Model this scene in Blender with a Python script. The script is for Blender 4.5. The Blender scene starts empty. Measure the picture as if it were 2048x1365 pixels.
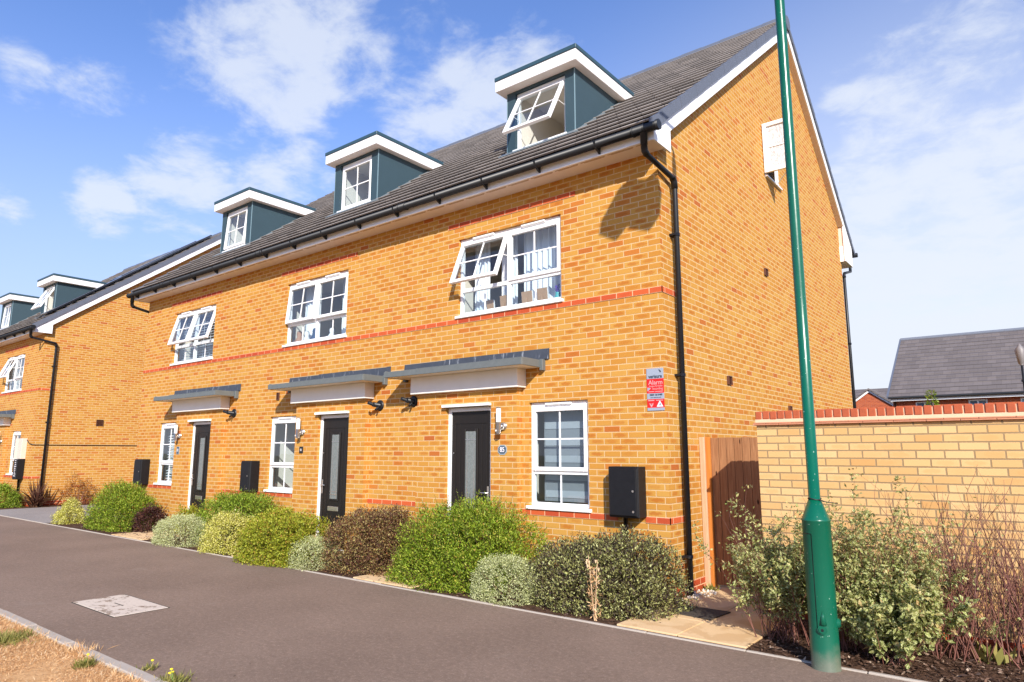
import bpy, math, random
import numpy as np
from math import radians, sin, cos, pi, atan2, sqrt
from mathutils import Vector, Matrix
random.seed(7)
S = bpy.context.scene
COL = S.collection
# ---------------------------------------------------------------- camera
cd = bpy.data.cameras.new("camera"); cam = bpy.data.objects.new("camera", cd); COL.objects.link(cam)
cd.sensor_width = 36.0; cd.lens = 36.0 * 1350.0 / 2048.0; cd.clip_start = 0.05; cd.clip_end = 2000
def _cam():
    F, cx, cy = 1350.0, 1024.0, 682.5
    a = np.array([(-703 - cx) / F, (904 - cy) / F, 1.0]); a /= np.linalg.norm(a)
    b = np.array([(2108 - cx) / F, (906.5 - cy) / F, 1.0]); b -= a * (a @ b); b /= np.linalg.norm(b)
    X = -a; Y = b; Z = np.cross(X, Y)
    R = np.stack([X, Y, Z])            # world = R @ (right, down, forward)
    M = Matrix.Identity(4)
    for r in range(3):
        M[r][0] = R[r][0]; M[r][1] = -R[r][1]; M[r][2] = -R[r][2]
    M[0][3], M[1][3], M[2][3] = 3.479, -7.276, 1.629
    return M
cam.matrix_world = _cam()
S.camera = cam
# ---------------------------------------------------------------- sun, sky, exposure
SUN = Vector((0.475, -0.475, 0.385)).normalized()
ld = bpy.data.lights.new("sun", 'SUN'); ld.energy = 5.0; ld.angle = radians(0.55); ld.color = (1.0, 0.93, 0.82)
sun = bpy.data.objects.new("sun", ld); COL.objects.link(sun)
sun.rotation_euler = SUN.to_track_quat('Z', 'Y').to_euler(); sun.location = (0, 0, 60)
S.view_settings.view_transform = 'Standard'; S.view_settings.look = 'None'
S.view_settings.exposure = 0.47; S.view_settings.gamma = 1.0
S.cycles.max_bounces = 8; S.cycles.transparent_max_bounces = 12
S.cycles.caustics_reflective = False; S.cycles.caustics_refractive = False

class G:
    """small node builder"""
    def __init__(s, tree): s.t = tree; tree.nodes.clear()
    def n(s, typ, ins=None, **props):
        nd = s.t.nodes.new(typ)
        for k, v in props.items(): setattr(nd, k, v)
        for k, v in (ins or {}).items():
            if isinstance(v, bpy.types.NodeSocket): s.t.links.new(v, nd.inputs[k])
            elif v is not None: nd.inputs[k].default_value = v
        return nd
    def m(s, op, a, b=None, c=None, clamp=False):
        ins = {0: a}
        if b is not None: ins[1] = b
        if c is not None: ins[2] = c
        nd = s.n('ShaderNodeMath', ins, operation=op); nd.use_clamp = clamp
        return nd.outputs[0]
    def v(s, op, a, b=None):
        ins = {0: a}
        if b is not None: ins[1] = b
        nd = s.n('ShaderNodeVectorMath', ins, operation=op)
        return nd.outputs['Value'] if op in ('DOT_PRODUCT', 'LENGTH') else nd.outputs[0]
    def mix(s, f, a, b, mode='MIX'):
        nd = s.n('ShaderNodeMix', None, data_type='RGBA', blend_type=mode)
        for k, v in ((0, f), (6, a), (7, b)):
            if isinstance(v, bpy.types.NodeSocket): s.t.links.new(v, nd.inputs[k])
            else: nd.inputs[k].default_value = (v if k == 0 else tuple(v)[:3] + (1,))
        return nd.outputs[2]
    def ramp(s, f, stops, interp='LINEAR'):
        nd = s.n('ShaderNodeValToRGB', {0: f}); cr = nd.color_ramp; cr.interpolation = interp
        while len(cr.elements) < len(stops): cr.elements.new(0.5)
        for e, (p, c) in zip(cr.elements, stops):
            e.position = p; e.color = (c, c, c, 1) if isinstance(c, (int, float)) else tuple(c)[:3] + (1,)
        return nd.outputs[0]
    def noise(s, vec, scale, detail=3, rough=0.55, dist=0.0, dim='3D'):
        nd = s.n('ShaderNodeTexNoise', {'Vector': vec, 'Scale': scale, 'Detail': detail, 'Roughness': rough, 'Distortion': dist}, noise_dimensions=dim)
        return nd.outputs[0]
    def smooth(s, x, lo, hi):
        nd = s.n('ShaderNodeMapRange', {0: x, 1: lo, 2: hi, 3: 0.0, 4: 1.0}, interpolation_type='SMOOTHSTEP')
        return nd.outputs[0]
    def pos(s): return s.n('ShaderNodeNewGeometry').outputs['Position']
    def sep(s, v):
        nd = s.n('ShaderNodeSeparateXYZ', {0: v}); return nd.outputs[0], nd.outputs[1], nd.outputs[2]
    def comb(s, x, y, z): return s.n('ShaderNodeCombineXYZ', {0: x, 1: y, 2: z}).outputs[0]
    def bump(s, h, strength=0.5, dist=0.01):
        return s.n('ShaderNodeBump', {'Height': h, 'Strength': strength, 'Distance': dist}).outputs[0]
    def out(s, sh): s.t.links.new(sh, s.n('ShaderNodeOutputMaterial').inputs[0])
    def pbr(s, col, rough=0.6, normal=None, metal=0.0, spec=0.5, **kw):
        ins = {'Base Color': (tuple(col)[:3] + (1,)) if not isinstance(col, bpy.types.NodeSocket) else col,
               'Roughness': rough, 'Metallic': metal, 'Specular IOR Level': spec}
        ins.update(kw)
        if normal is not None: ins['Normal'] = normal
        return s.n('ShaderNodeBsdfPrincipled', ins).outputs[0]

def mat(name):
    m = bpy.data.materials.new(name); m.use_nodes = True
    return m, G(m.node_tree)

# world: daylight sky with thin cloud
w = bpy.data.worlds.new("World"); S.world = w; w.use_nodes = True
g = G(w.node_tree)
sky = g.n('ShaderNodeTexSky', None, sky_type='NISHITA')
sky.sun_disc = False; sky.sun_elevation = math.asin(SUN.z); sky.sun_rotation = atan2(SUN.x, SUN.y)
sky.air_density = 1.0; sky.dust_density = 0.6; sky.ozone_density = 3.0
d = g.v('NORMALIZE', g.n('ShaderNodeTexCoord').outputs['Generated'])
dx, dy, dz = g.sep(d)
zz = g.m('ADD', g.m('MAXIMUM', dz, 0.0), 0.16)
cv = g.comb(g.m('DIVIDE', dx, zz), g.m('DIVIDE', dy, zz), 0.35)
def blob(c, r0, r1, amt):
    c = Vector(c).normalized()
    dist = g.v('LENGTH', g.v('SUBTRACT', d, tuple(c)))
    return g.m('MULTIPLY', g.m('SUBTRACT', 1.0, g.smooth(dist, r0, r1)), amt)
bias = None
for c, r0, r1, a in (((-0.718,0.460,0.522),0.06,0.22,0.9), ((-0.760,0.416,0.499),0.03,0.13,0.8), ((-0.669,0.536,0.515),0.03,0.12,0.8),
    ((-0.625,0.626,0.466),0.08,0.20,0.9), ((-0.554,0.672,0.491),0.05,0.16,0.8), ((-0.588,0.567,0.577),0.03,0.12,0.6), ((-0.564,0.620,0.545),0.02,0.07,0.7),
    ((-0.735,0.508,0.449),0.01,0.05,0.7), ((-0.732,0.559,0.390),0.05,0.20,0.7), ((-0.790,0.487,0.374),0.04,0.13,0.8), ((-0.857,0.392,0.335),0.04,0.13,0.9),
    ((-0.899,0.315,0.304),0.02,0.08,0.9), ((-0.879,0.212,0.426),0.02,0.06,0.7), ((-0.864,0.268,0.427),0.03,0.08,0.5), ((-0.045,0.874,0.484),0.05,0.25,0.5),
    ((-0.089,0.899,0.429),0.05,0.13,0.6), ((-0.136,0.906,0.401),0.04,0.14,0.7), ((-0.039,0.940,0.340),0.10,0.25,0.8), ((-0.103,0.965,0.240),0.15,0.35,1.0),
    ((-0.934,0.217,0.284),0.02,0.06,0.6)):
    b_ = blob(c, r0 * 0.4, r1, a)
    bias = b_ if bias is None else g.m('MAXIMUM', bias, b_)
n1 = g.noise(g.v('MULTIPLY', cv, (1.0, 1.0, 1.0)), 2.6, 9, 0.58, 0.35)
n2 = g.noise(cv, 8.0, 8, 0.62, 0.25)
nn = g.m('ADD', g.m('MULTIPLY', n1, 0.55), g.m('MULTIPLY', n2, 0.45))
cm = g.smooth(g.m('ADD', nn, g.m('MULTIPLY', bias, 0.27)), 0.60, 0.80)
# thin milky veil towards the horizon, thicker to the north-east
EAST = g.smooth(g.m('ADD', dy, g.m('MULTIPLY', dx, 0.55)), 0.15, 0.85)
veil = g.m('SUBTRACT', 1.0, g.smooth(dz, 0.0, g.m('ADD', 0.54, g.m('MULTIPLY', EAST, 0.22))))
vm = g.m('MULTIPLY', g.m('POWER', veil, 1.0), g.m('ADD', 0.85, g.m('MULTIPLY', EAST, 0.15)), clamp=True)
skyc = g.mix(1.0, sky.outputs[0], (1.27, 1.38, 1.80), 'MULTIPLY')
SKYW = g.mix(EAST, (4.3, 4.85, 6.1), (6.2, 6.5, 7.1))
CLOUDW = (6.0, 6.4, 7.1)
c1 = g.mix(vm, skyc, SKYW)
c2 = g.mix(g.m('MULTIPLY', cm, 0.76), c1, CLOUDW)
bg = g.n('ShaderNodeBackground', {'Color': c2, 'Strength': 0.102})
g.t.links.new(bg.outputs[0], g.n('ShaderNodeOutputWorld').inputs[0])
# ---------------------------------------------------------------- materials
def simple(name, col, rough=0.5, metal=0.0, spec=0.5, var=0.0, scale=6.0, bump=0.0, bscale=80.0, bdist=0.003):
    m, g = mat(name); P = g.pos(); c = tuple(col) + (1,)
    if var:
        nz = g.noise(P, scale, 5, 0.6)
        c = g.mix(nz, tuple(x * (1 - var) for x in col), tuple(min(1, x * (1 + var)) for x in col))
    n = g.bump(g.noise(P, bscale, 3), bump, bdist) if bump else None
    g.out(g.pbr(c, rough, n, metal, spec)); return m

def brick_mat(name, stops, mortar, stain, stain_amt=0.75, bw=0.225, bh=0.075, mw=0.005, ph=0.0, rough=0.85, mvar=0.25):
    m, g = mat(name); P = g.pos(); x, y, z = g.sep(P)
    N = g.n('ShaderNodeNewGeometry').outputs['True Normal']; nx, ny, nz = g.sep(N)
    side = g.m('GREATER_THAN', g.m('ABSOLUTE', nx), 0.6)
    up = g.m('GREATER_THAN', g.m('ABSOLUTE', nz), 0.6)
    u = g.m('ADD', g.m('MULTIPLY', x, g.m('SUBTRACT', 1.0, side)), g.m('MULTIPLY', y, side))
    v = g.m('ADD', g.m('MULTIPLY', z, g.m('SUBTRACT', 1.0, up)), g.m('MULTIPLY', y, up))
    wob = g.noise(P, 60.0, 2, 0.5)
    w2 = g.m('MULTIPLY', g.m('SUBTRACT', wob, 0.5), 0.006)
    vr = g.m('DIVIDE', g.m('ADD', v, w2), bh); row = g.m('FLOOR', vr)
    off = g.m('MULTIPLY', g.m('MODULO', g.m('ABSOLUTE', row), 2.0), 0.5)
    uo = g.m('ADD', g.m('DIVIDE', g.m('ADD', g.m('ADD', u, 50.0 + ph), w2), bw), off)
    col = g.m('FLOOR', uo); fu = g.m('FRACT', uo); fv = g.m('SUBTRACT', vr, row)
    du = g.m('MULTIPLY', g.m('MINIMUM', fu, g.m('SUBTRACT', 1.0, fu)), bw)
    dv = g.m('MULTIPLY', g.m('MINIMUM', fv, g.m('SUBTRACT', 1.0, fv)), bh)
    brick = g.smooth(g.m('MINIMUM', du, dv), mw * 0.75, mw * 1.35)
    idv = g.comb(col, row, side)
    wn = g.n('ShaderNodeTexWhiteNoise', {'Vector': idv}, noise_dimensions='3D')
    r1 = wn.outputs['Value']; c3 = g.n('ShaderNodeSeparateColor', {0: wn.outputs['Color']})
    r2, r3 = c3.outputs[1], c3.outputs[2]
    base = g.ramp(r1, stops)
    # large-scale tonal drift of the batch, and fine grain
    base = g.mix(g.m('MULTIPLY', g.noise(P, 0.9, 3), 0.35), base, tuple(stain))
    grain = g.noise(P, 140.0, 4, 0.7)
    base = g.mix(g.m('MULTIPLY', g.smooth(grain, 0.45, 0.8), 0.35), base, tuple(c * 0.72 for c in stops[1][1]))
    # soil splash and damp just above the ground
    dz_ = g.m('ADD', z, g.m('MULTIPLY', g.noise(P, 2.5, 4), -0.5))
    base = g.mix(g.m('MULTIPLY', g.m('SUBTRACT', 1.0, g.smooth(dz_, -0.25, 0.25)), 0.35), base, tuple(c * 0.45 for c in stops[0][1]))
    # kiln mark: an oblong scorched patch on some bricks
    sc = g.noise(g.comb(g.m('ADD', u, g.m('MULTIPLY', r2, 9.0)), v, r3), 26.0, 3, 0.6)
    e = g.m('ADD', g.m('POWER', g.m('DIVIDE', g.m('SUBTRACT', fu, g.m('ADD', 0.38, g.m('MULTIPLY', r3, 0.24))), 0.44), 2.0),
            g.m('POWER', g.m('DIVIDE', g.m('SUBTRACT', fv, 0.5), 0.36), 2.0))
    e = g.m('ADD', e, g.m('MULTIPLY', g.m('SUBTRACT', sc, 0.5), 2.2))
    kiln = g.m('MULTIPLY', g.m('SUBTRACT', 1.0, g.smooth(e, 0.25, 1.0)), g.m('MULTIPLY', g.smooth(r2, 0.25, 0.95), stain_amt))
    base = g.mix(kiln, base, tuple(stain))
    mc = g.mix(g.noise(P, 3.0, 4), tuple(c * (1 - mvar) for c in mortar), mortar)
    colr = g.mix(brick, mc, base)
    h = g.m('ADD', g.m('MULTIPLY', brick, 1.0), g.m('MULTIPLY', grain, 0.35))
    g.out(g.pbr(colr, rough, g.bump(h, 0.55, 0.006), 0, 0.2)); return m

M = {}
M['brick'] = brick_mat('orange_brick', [(0.0, (0.49, 0.228, 0.038)), (0.3, (0.53, 0.278, 0.055)), (0.65, (0.55, 0.312, 0.070)), (0.90, (0.50, 0.232, 0.040)), (0.97, (0.50, 0.17, 0.032)), (1.0, (0.40, 0.10, 0.025))],
                       (0.70, 0.475, 0.25), (0.41, 0.125, 0.018), 0.75, mw=0.0056)
M['red'] = brick_mat('red_brick', [(0.0, (0.50, 0.085, 0.028)), (0.5, (0.60, 0.12, 0.035)), (1.0, (0.42, 0.06, 0.025))],
                     (0.86, 0.52, 0.30), (0.36, 0.05, 0.02), 0.3)
M['buff'] = brick_mat('buff_brick', [(0.0, (0.60, 0.36, 0.145)), (0.4, (0.68, 0.43, 0.185)), (0.8, (0.72, 0.48, 0.23)), (1.0, (0.58, 0.31, 0.11))],
                      (0.36, 0.245, 0.13), (0.58, 0.32, 0.12), 0.45, ph=0.06, rough=0.9, mw=0.0065)
M['farbrick'] = brick_mat('far_red_brick', [(0.0, (0.42, 0.085, 0.03)), (0.5, (0.52, 0.12, 0.04)), (1.0, (0.35, 0.06, 0.025))],
                          (0.5, 0.3, 0.2), (0.3, 0.06, 0.03), 0.4)
M['coping'] = simple('red_coping_brick', (0.40, 0.085, 0.03), 0.8, var=0.3, scale=14, bump=0.4)
M['copemortar'] = simple('coping_mortar', (0.74, 0.50, 0.33), 0.9, var=0.15, bump=0.4)
M['creasing'] = simple('clay_creasing_tile', (0.52, 0.22, 0.12), 0.8, var=0.25, scale=9, bump=0.3)
M['white'] = simple('white_upvc', (0.86, 0.86, 0.87), 0.28, spec=0.5, var=0.02)
M['whitepaint'] = simple('white_fascia', (0.84, 0.84, 0.86), 0.4, var=0.04, scale=3)
M['soffit'] = simple('soffit_board', (0.80, 0.72, 0.66), 0.5, var=0.05)
M['vslot'] = simple('soffit_vent_strip', (0.45, 0.30, 0.18), 0.6)
M['tan'] = simple('verge_soffit', (0.72, 0.58, 0.48), 0.6, var=0.08)
M['black'] = simple('black_plastic', (0.009, 0.010, 0.013), 0.42, spec=0.4, var=0.3)
M['blackbox'] = simple('black_meter_box', (0.008, 0.008, 0.010), 0.5, spec=0.3, var=0.5, scale=18, bump=0.15)
M['slate'] = simple('blue_grey_cladding', (0.031, 0.062, 0.080), 0.62, var=0.12, scale=2.5)
M['slatecap'] = simple('blue_grey_roof_trim', (0.028, 0.068, 0.095), 0.5, var=0.15)
M['lead'] = None
M['canopy'] = simple('grey_canopy_trim', (0.125, 0.14, 0.14), 0.45, var=0.2, scale=12)
M['cbox'] = simple('canopy_white_board', (0.80, 0.78, 0.74), 0.5, var=0.08, scale=5)
M['cunder'] = simple('canopy_underside', (0.86, 0.78, 0.66), 0.6, var=0.06)
M['verge'] = simple('dry_verge_unit', (0.11, 0.125, 0.165), 0.6, var=0.15)
M['chrome'] = simple('brushed_steel', (0.62, 0.60, 0.58), 0.28, metal=0.9)
M['lampglass'] = simple('opal_lamp_cover', (0.88, 0.88, 0.86), 0.25)
M['brown'] = simple('brown_air_brick', (0.10, 0.035, 0.02), 0.7)
M['cable'] = simple('black_cable', (0.02, 0.02, 0.02), 0.5)
M['cream'] = simple('cream_wall', (0.78, 0.72, 0.64), 0.8, var=0.04)
M['roomdark'] = simple('room_plaster', (0.42, 0.42, 0.44), 0.85)
M['curtain'] = None
M['post'] = None
M['pebble'] = simple('white_pebbles', (0.62, 0.56, 0.48), 0.8, var=0.4, scale=30)

def f_lead():
    m, g = mat('lead_flashing'); P = g.pos(); x, y, z = g.sep(P)
    nz = g.noise(P, 4, 5, 0.6)
    streak = g.noise(g.comb(g.m('MULTIPLY', x, 16), g.m('MULTIPLY', y, 3), g.m('MULTIPLY', z, 2.2)), 1.6, 4, 0.65)
    c = g.mix(nz, (0.035, 0.042, 0.058), (0.085, 0.095, 0.115))
    c = g.mix(g.m('MULTIPLY', g.smooth(streak, 0.57, 0.72), 0.7), c, (0.50, 0.52, 0.55))
    g.out(g.pbr(c, 0.55, g.bump(nz, 0.5, 0.01), 0.2)); return m
M['lead'] = f_lead()

def f_tile():
    m, g = mat('concrete_roof_tile'); P = g.pos(); x, y, z = g.sep(P)
    row = g.m('FLOOR', g.m('DIVIDE', g.m('ADD', z, 2.0 - 5.497 + 0.0946), 0.2086)); off = g.m('MULTIPLY', g.m('MODULO', g.m('ABSOLUTE', row), 2.0), 0.5)
    uo = g.m('ADD', g.m('DIVIDE', g.m('ADD', x, 60.0), 0.33), off); fu = g.m('FRACT', uo)
    wn = g.n('ShaderNodeTexWhiteNoise', {'Vector': g.comb(g.m('FLOOR', uo), row, 0.0)}, noise_dimensions='3D').outputs['Value']
    c = g.ramp(wn, [(0.0, (0.24, 0.215, 0.20)), (0.5, (0.30, 0.268, 0.248)), (1.0, (0.37, 0.33, 0.305))])
    c = g.mix(g.m('MULTIPLY', g.noise(P, 1.7, 5, 0.65), 0.5), c, (0.21, 0.19, 0.175))
    c = g.mix(g.m('MULTIPLY', g.smooth(g.noise(P, 120, 3, 0.7), 0.5, 0.8), 0.3), c, (0.26, 0.235, 0.20))
    j = g.m('LESS_THAN', g.m('MINIMUM', fu, g.m('SUBTRACT', 1.0, fu)), 0.012)
    c = g.mix(g.m('MULTIPLY', j, 0.7), c, (0.03, 0.028, 0.028))
    g.out(g.pbr(c, 0.85, g.bump(g.noise(P, 90, 3), 0.25, 0.004), 0, 0.2)); return m
M['tile'] = f_tile()

def f_fartile():
    m, g = mat('far_grey_roof_tile'); P = g.pos(); x, y, z = g.sep(P)
    vr = g.m('DIVIDE', z, 0.235); row = g.m('FLOOR', vr); fv = g.m('SUBTRACT', vr, row)
    off = g.m('MULTIPLY', g.m('MODULO', g.m('ABSOLUTE', row), 2.0), 0.5)
    uo = g.m('ADD', g.m('DIVIDE', g.m('ADD', x, 60.0), 0.36), off); fu = g.m('FRACT', uo)
    wn = g.n('ShaderNodeTexWhiteNoise', {'Vector': g.comb(g.m('FLOOR', uo), row, 0.0)}, noise_dimensions='3D').outputs['Value']
    c = g.ramp(wn, [(0.0, (0.135, 0.116, 0.112)), (1.0, (0.170, 0.146, 0.140))])
    j = g.m('LESS_THAN', g.m('MINIMUM', fu, g.m('SUBTRACT', 1.0, fu)), 0.03)
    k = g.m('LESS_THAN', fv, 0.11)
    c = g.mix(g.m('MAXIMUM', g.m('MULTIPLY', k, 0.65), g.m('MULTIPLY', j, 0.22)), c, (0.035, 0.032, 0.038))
    g.out(g.pbr(c, 0.8, g.bump(g.m('SUBTRACT', 1.0, fv), 0.6, 0.03), 0, 0.2)); return m
M['fartile'] = f_fartile()

def f_glass(name='window_glass', tint=(0.80, 0.88, 0.92), refl=1.0):
    m, g = mat(name); P = g.pos()
    ge = g.n('ShaderNodeNewGeometry'); cs = g.m('ABSOLUTE', g.v('DOT_PRODUCT', ge.outputs['Normal'], ge.outputs['Incoming']))
    fr = g.m('ADD', 0.09 * refl, g.m('MULTIPLY', g.m('POWER', g.m('SUBTRACT', 1.0, cs, clamp=True), 4.0), 0.9), clamp=True)
    gl = g.n('ShaderNodeBsdfGlossy', {'Color': (0.95, 0.97, 1, 1), 'Roughness': 0.015, 'Normal': g.bump(g.noise(P, 2.0, 2), 0.08, 0.02)}).outputs[0]
    tr = g.n('ShaderNodeBsdfTransparent', {'Color': tint + (1,)}).outputs[0]
    g.out(g.n('ShaderNodeMixShader', {0: fr, 1: tr, 2: gl}).outputs[0]); return m
M['glass'] = f_glass()
def f_obsc():
    m, g = mat('obscured_glass'); P = g.pos()
    nz = g.noise(g.v('MULTIPLY', P, (1, 1, 0.35)), 55, 3, 0.6)
    c = g.mix(g.smooth(nz, 0.35, 0.7), (0.45, 0.45, 0.47), (0.85, 0.86, 0.88))
    g.out(g.pbr(c, 0.3, g.bump(nz, 0.6, 0.01))); return m
M['obsc'] = f_obsc()
def f_cloth(name, a, b, sc):
    m, g = mat(name); P = g.pos()
    g.out(g.pbr(g.mix(g.noise(P, sc, 3), a, b), 0.9)); return m
M['curtain'] = f_cloth('white_curtain', (0.74, 0.75, 0.80), (0.86, 0.86, 0.88), 5)
M['bluecloth'] = f_cloth('navy_cloth', (0.03, 0.06, 0.13), (0.05, 0.09, 0.18), 5)
M['blind'] = f_cloth('grey_blind', (0.20, 0.215, 0.235), (0.27, 0.285, 0.30), 3)
M['blindlight'] = f_cloth('white_blind', (0.66, 0.68, 0.70), (0.75, 0.76, 0.78), 3)
M['kraft'] = simple('brown_backing_board', (0.46, 0.27, 0.15), 0.8, var=0.1)
M['teal'] = simple('teal_glass_vase', (0.10, 0.42, 0.42), 0.2)
M['purple'] = simple('purple_flowers', (0.12, 0.05, 0.40), 0.7)
M['skin'] = simple('soft_toy_brown', (0.42, 0.22, 0.14), 0.9, var=0.2)
M['plantgreen'] = simple('house_plant_green', (0.18, 0.30, 0.06), 0.6)

def f_post():
    m, g = mat('green_painted_steel'); P = g.pos()
    nz = g.noise(P, 3, 4); sp = g.noise(P, 60, 2, 0.5); sc = g.noise(g.v('MULTIPLY', P, (1, 1, 0.3)), 30, 4, 0.7)
    c = g.mix(nz, (0.0, 0.085, 0.046), (0.002, 0.112, 0.062))
    c = g.mix(g.m('MULTIPLY', g.smooth(sp, 0.71, 0.76), 0.8), c, (0.38, 0.5, 0.42))
    c = g.mix(g.m('MULTIPLY', g.smooth(sc, 0.70, 0.78), 0.5), c, (0.25, 0.42, 0.34))
    px_, py_, pz_ = g.sep(P); dirt = g.m('ADD', pz_, g.m('MULTIPLY', g.noise(P, 9, 4), -0.22))
    c = g.mix(g.m('MULTIPLY', g.m('SUBTRACT', 1.0, g.smooth(dirt, -0.10, 0.08)), 0.6), c, (0.20, 0.17, 0.13))
    g.out(g.pbr(c, g.m('ADD', 0.22, g.m('MULTIPLY', nz, 0.12)), g.bump(g.noise(P, 14, 2), 0.06, 0.01), 0, 0.6)); return m
M['post'] = f_post()

def f_wood(name, a, b, c2):
    m, g = mat(name); P = g.pos(); x, y, z = g.sep(P)
    wn = g.n('ShaderNodeTexWhiteNoise', {'W': g.m('FLOOR', g.m('DIVIDE', g.m('ADD', x, 5.0), 0.1))}, noise_dimensions='1D').outputs['Value']
    gr = g.noise(g.comb(g.m('MULTIPLY', x, 30), g.m('MULTIPLY', y, 30), g.m('ADD', g.m('MULTIPLY', z, 1.5), g.m('MULTIPLY', wn, 20.0))), 2.0, 4, 0.6, 0.6)
    c = g.mix(g.smooth(gr, 0.3, 0.7), a, b)
    c = g.mix(g.m('MULTIPLY', wn, 0.45), c, c2)
    vo = g.n('ShaderNodeTexVoronoi', {'Vector': g.comb(g.m('MULTIPLY', x, 9.0), y, g.m('ADD', g.m('MULTIPLY', z, 3.2), wn)), 'Scale': 1.0}).outputs['Distance']
    c = g.mix(g.m('SUBTRACT', 1.0, g.smooth(vo, 0.06, 0.13)), c, (0.05, 0.018, 0.008))
    g.out(g.pbr(c, 0.8, g.bump(gr, 0.3, 0.004), 0, 0.2)); return m
M['gate'] = f_wood('brown_stained_timber', (0.27, 0.122, 0.055), (0.40, 0.20, 0.095), (0.22, 0.095, 0.042))
M['gatepost'] = f_wood('pale_timber', (0.52, 0.33, 0.20), (0.66, 0.46, 0.31), (0.50, 0.30, 0.17))
M['gateorange'] = f_wood('orange_timber', (0.50, 0.17, 0.03), (0.60, 0.23, 0.05), (0.46, 0.15, 0.03))

def f_door():
    m, g = mat('black_woodgrain_door'); P = g.pos(); x, y, z = g.sep(P)
    gr = g.noise(g.comb(g.m('MULTIPLY', x, 40), y, g.m('MULTIPLY', z, 3)), 2.0, 4, 0.6, 0.8)
    c = g.mix(gr, (0.006, 0.005, 0.005), (0.018, 0.014, 0.011))
    g.out(g.pbr(c, 0.45, g.bump(gr, 0.5, 0.004), 0, 0.35)); return m
M['door'] = f_door()

def f_asphalt(name, a, b, sp=(0.33, 0.27, 0.25)):
    m, g = mat(name); P = g.pos()
    big = g.noise(P, 0.55, 5, 0.6); mid = g.noise(P, 6, 4, 0.65); fine = g.noise(P, 52, 5, 0.9)
    c = g.mix(g.smooth(big, 0.3, 0.7), a, b)
    c = g.mix(g.m('MULTIPLY', mid, 0.35), c, tuple(k * 0.8 for k in a))
    c = g.mix(g.m('MULTIPLY', g.smooth(fine, 0.52, 0.72), 0.55), c, sp)
    c = g.mix(g.m('MULTIPLY', g.m('SUBTRACT', 1.0, g.smooth(fine, 0.28, 0.44)), 0.65), c, (0.035, 0.028, 0.026))
    gr = g.noise(P, 20, 5, 0.8)
    c = g.mix(g.m('MULTIPLY', g.smooth(gr, 0.50, 0.66), 0.35), c, tuple(k * 1.5 for k in b))
    c = g.mix(g.m('MULTIPLY', g.m('SUBTRACT', 1.0, g.smooth(gr, 0.34, 0.47)), 0.35), c, tuple(k * 0.55 for k in a))
    st = g.noise(g.v('MULTIPLY', P, (1.0, 1.6, 1)), 1.3, 6, 0.7, 0.8)
    c = g.mix(g.m('MULTIPLY', g.smooth(st, 0.62, 0.74), 0.30), c, (0.30, 0.25, 0.20))
    g.out(g.pbr(c, 0.9, g.bump(fine, 0.7, 0.006), 0, 0.25)); return m
M['asphalt'] = f_asphalt('pink_grey_asphalt', (0.185, 0.128, 0.094), (0.245, 0.172, 0.128), (0.60, 0.48, 0.40))
M['drive'] = f_asphalt('grey_asphalt', (0.25, 0.225, 0.21), (0.31, 0.28, 0.26), (0.45, 0.42, 0.39))

def f_conc(name, a, b, sc=6, stain=(0.28, 0.17, 0.07), amt=0.0):
    m, g = mat(name); P = g.pos()
    c = g.mix(g.noise(P, sc, 5, 0.65), a, b)
    c = g.mix(g.m('MULTIPLY', g.smooth(g.noise(P, 120, 3), 0.5, 0.75), 0.35), c, tuple(k * 0.6 for k in a))
    if amt:
        c = g.mix(g.m('MULTIPLY', g.smooth(g.noise(P, 2.2, 5, 0.6, 0.5), 0.50, 0.58), amt), c, stain)
    g.out(g.pbr(c, 0.9, g.bump(g.noise(P, 100, 3), 0.4, 0.004), 0, 0.2)); return m
M['kerb'] = f_conc('concrete_edging', (0.36, 0.31, 0.26), (0.48, 0.42, 0.36))
M['slab'] = f_conc('buff_paving_slab', (0.62, 0.42, 0.22), (0.74, 0.53, 0.31), 5, (0.52, 0.32, 0.15), 0.55)
M['matt'] = f_conc('dark_rubber_mat', (0.05, 0.042, 0.036), (0.09, 0.078, 0.066), 9)
def f_cover():
    m, g = mat('worn_concrete_cover'); P = g.pos()
    a = g.noise(P, 3.2, 6, 0.75, 0.6); b = g.noise(P, 40, 4, 0.8)
    msk = g.smooth(g.m('ADD', a, g.m('MULTIPLY', b, 0.35)), 0.70, 0.76)
    c = g.mix(g.noise(P, 30, 3), (0.50, 0.42, 0.35), (0.64, 0.55, 0.46))
    c = g.mix(msk, c, (0.24, 0.175, 0.125))
    g.out(g.pbr(c, 0.9, g.bump(b, 0.4, 0.004), 0, 0.2)); return m
M['cover'] = f_cover()
def f_soil(name, a, b, c3):
    m, g = mat(name); P = g.pos()
    c = g.mix(g.smooth(g.noise(P, 12, 5, 0.7), 0.3, 0.7), a, b)
    c = g.mix(g.smooth(g.noise(P, 45, 4, 0.75), 0.55, 0.72), c, c3)
    g.out(g.pbr(c, 0.95, g.bump(g.noise(P, 35, 4, 0.7), 1.0, 0.02), 0, 0.1)); return m
M['soil'] = f_soil('bark_soil', (0.050, 0.028, 0.018), (0.12, 0.065, 0.04), (0.22, 0.13, 0.085))
M['drygrass'] = f_soil('parched_turf', (0.52, 0.28, 0.12), (0.70, 0.42, 0.20), (0.85, 0.60, 0.33))
M['farground'] = f_soil('far_ground', (0.10, 0.11, 0.045), (0.20, 0.17, 0.08), (0.25, 0.22, 0.12))

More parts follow.
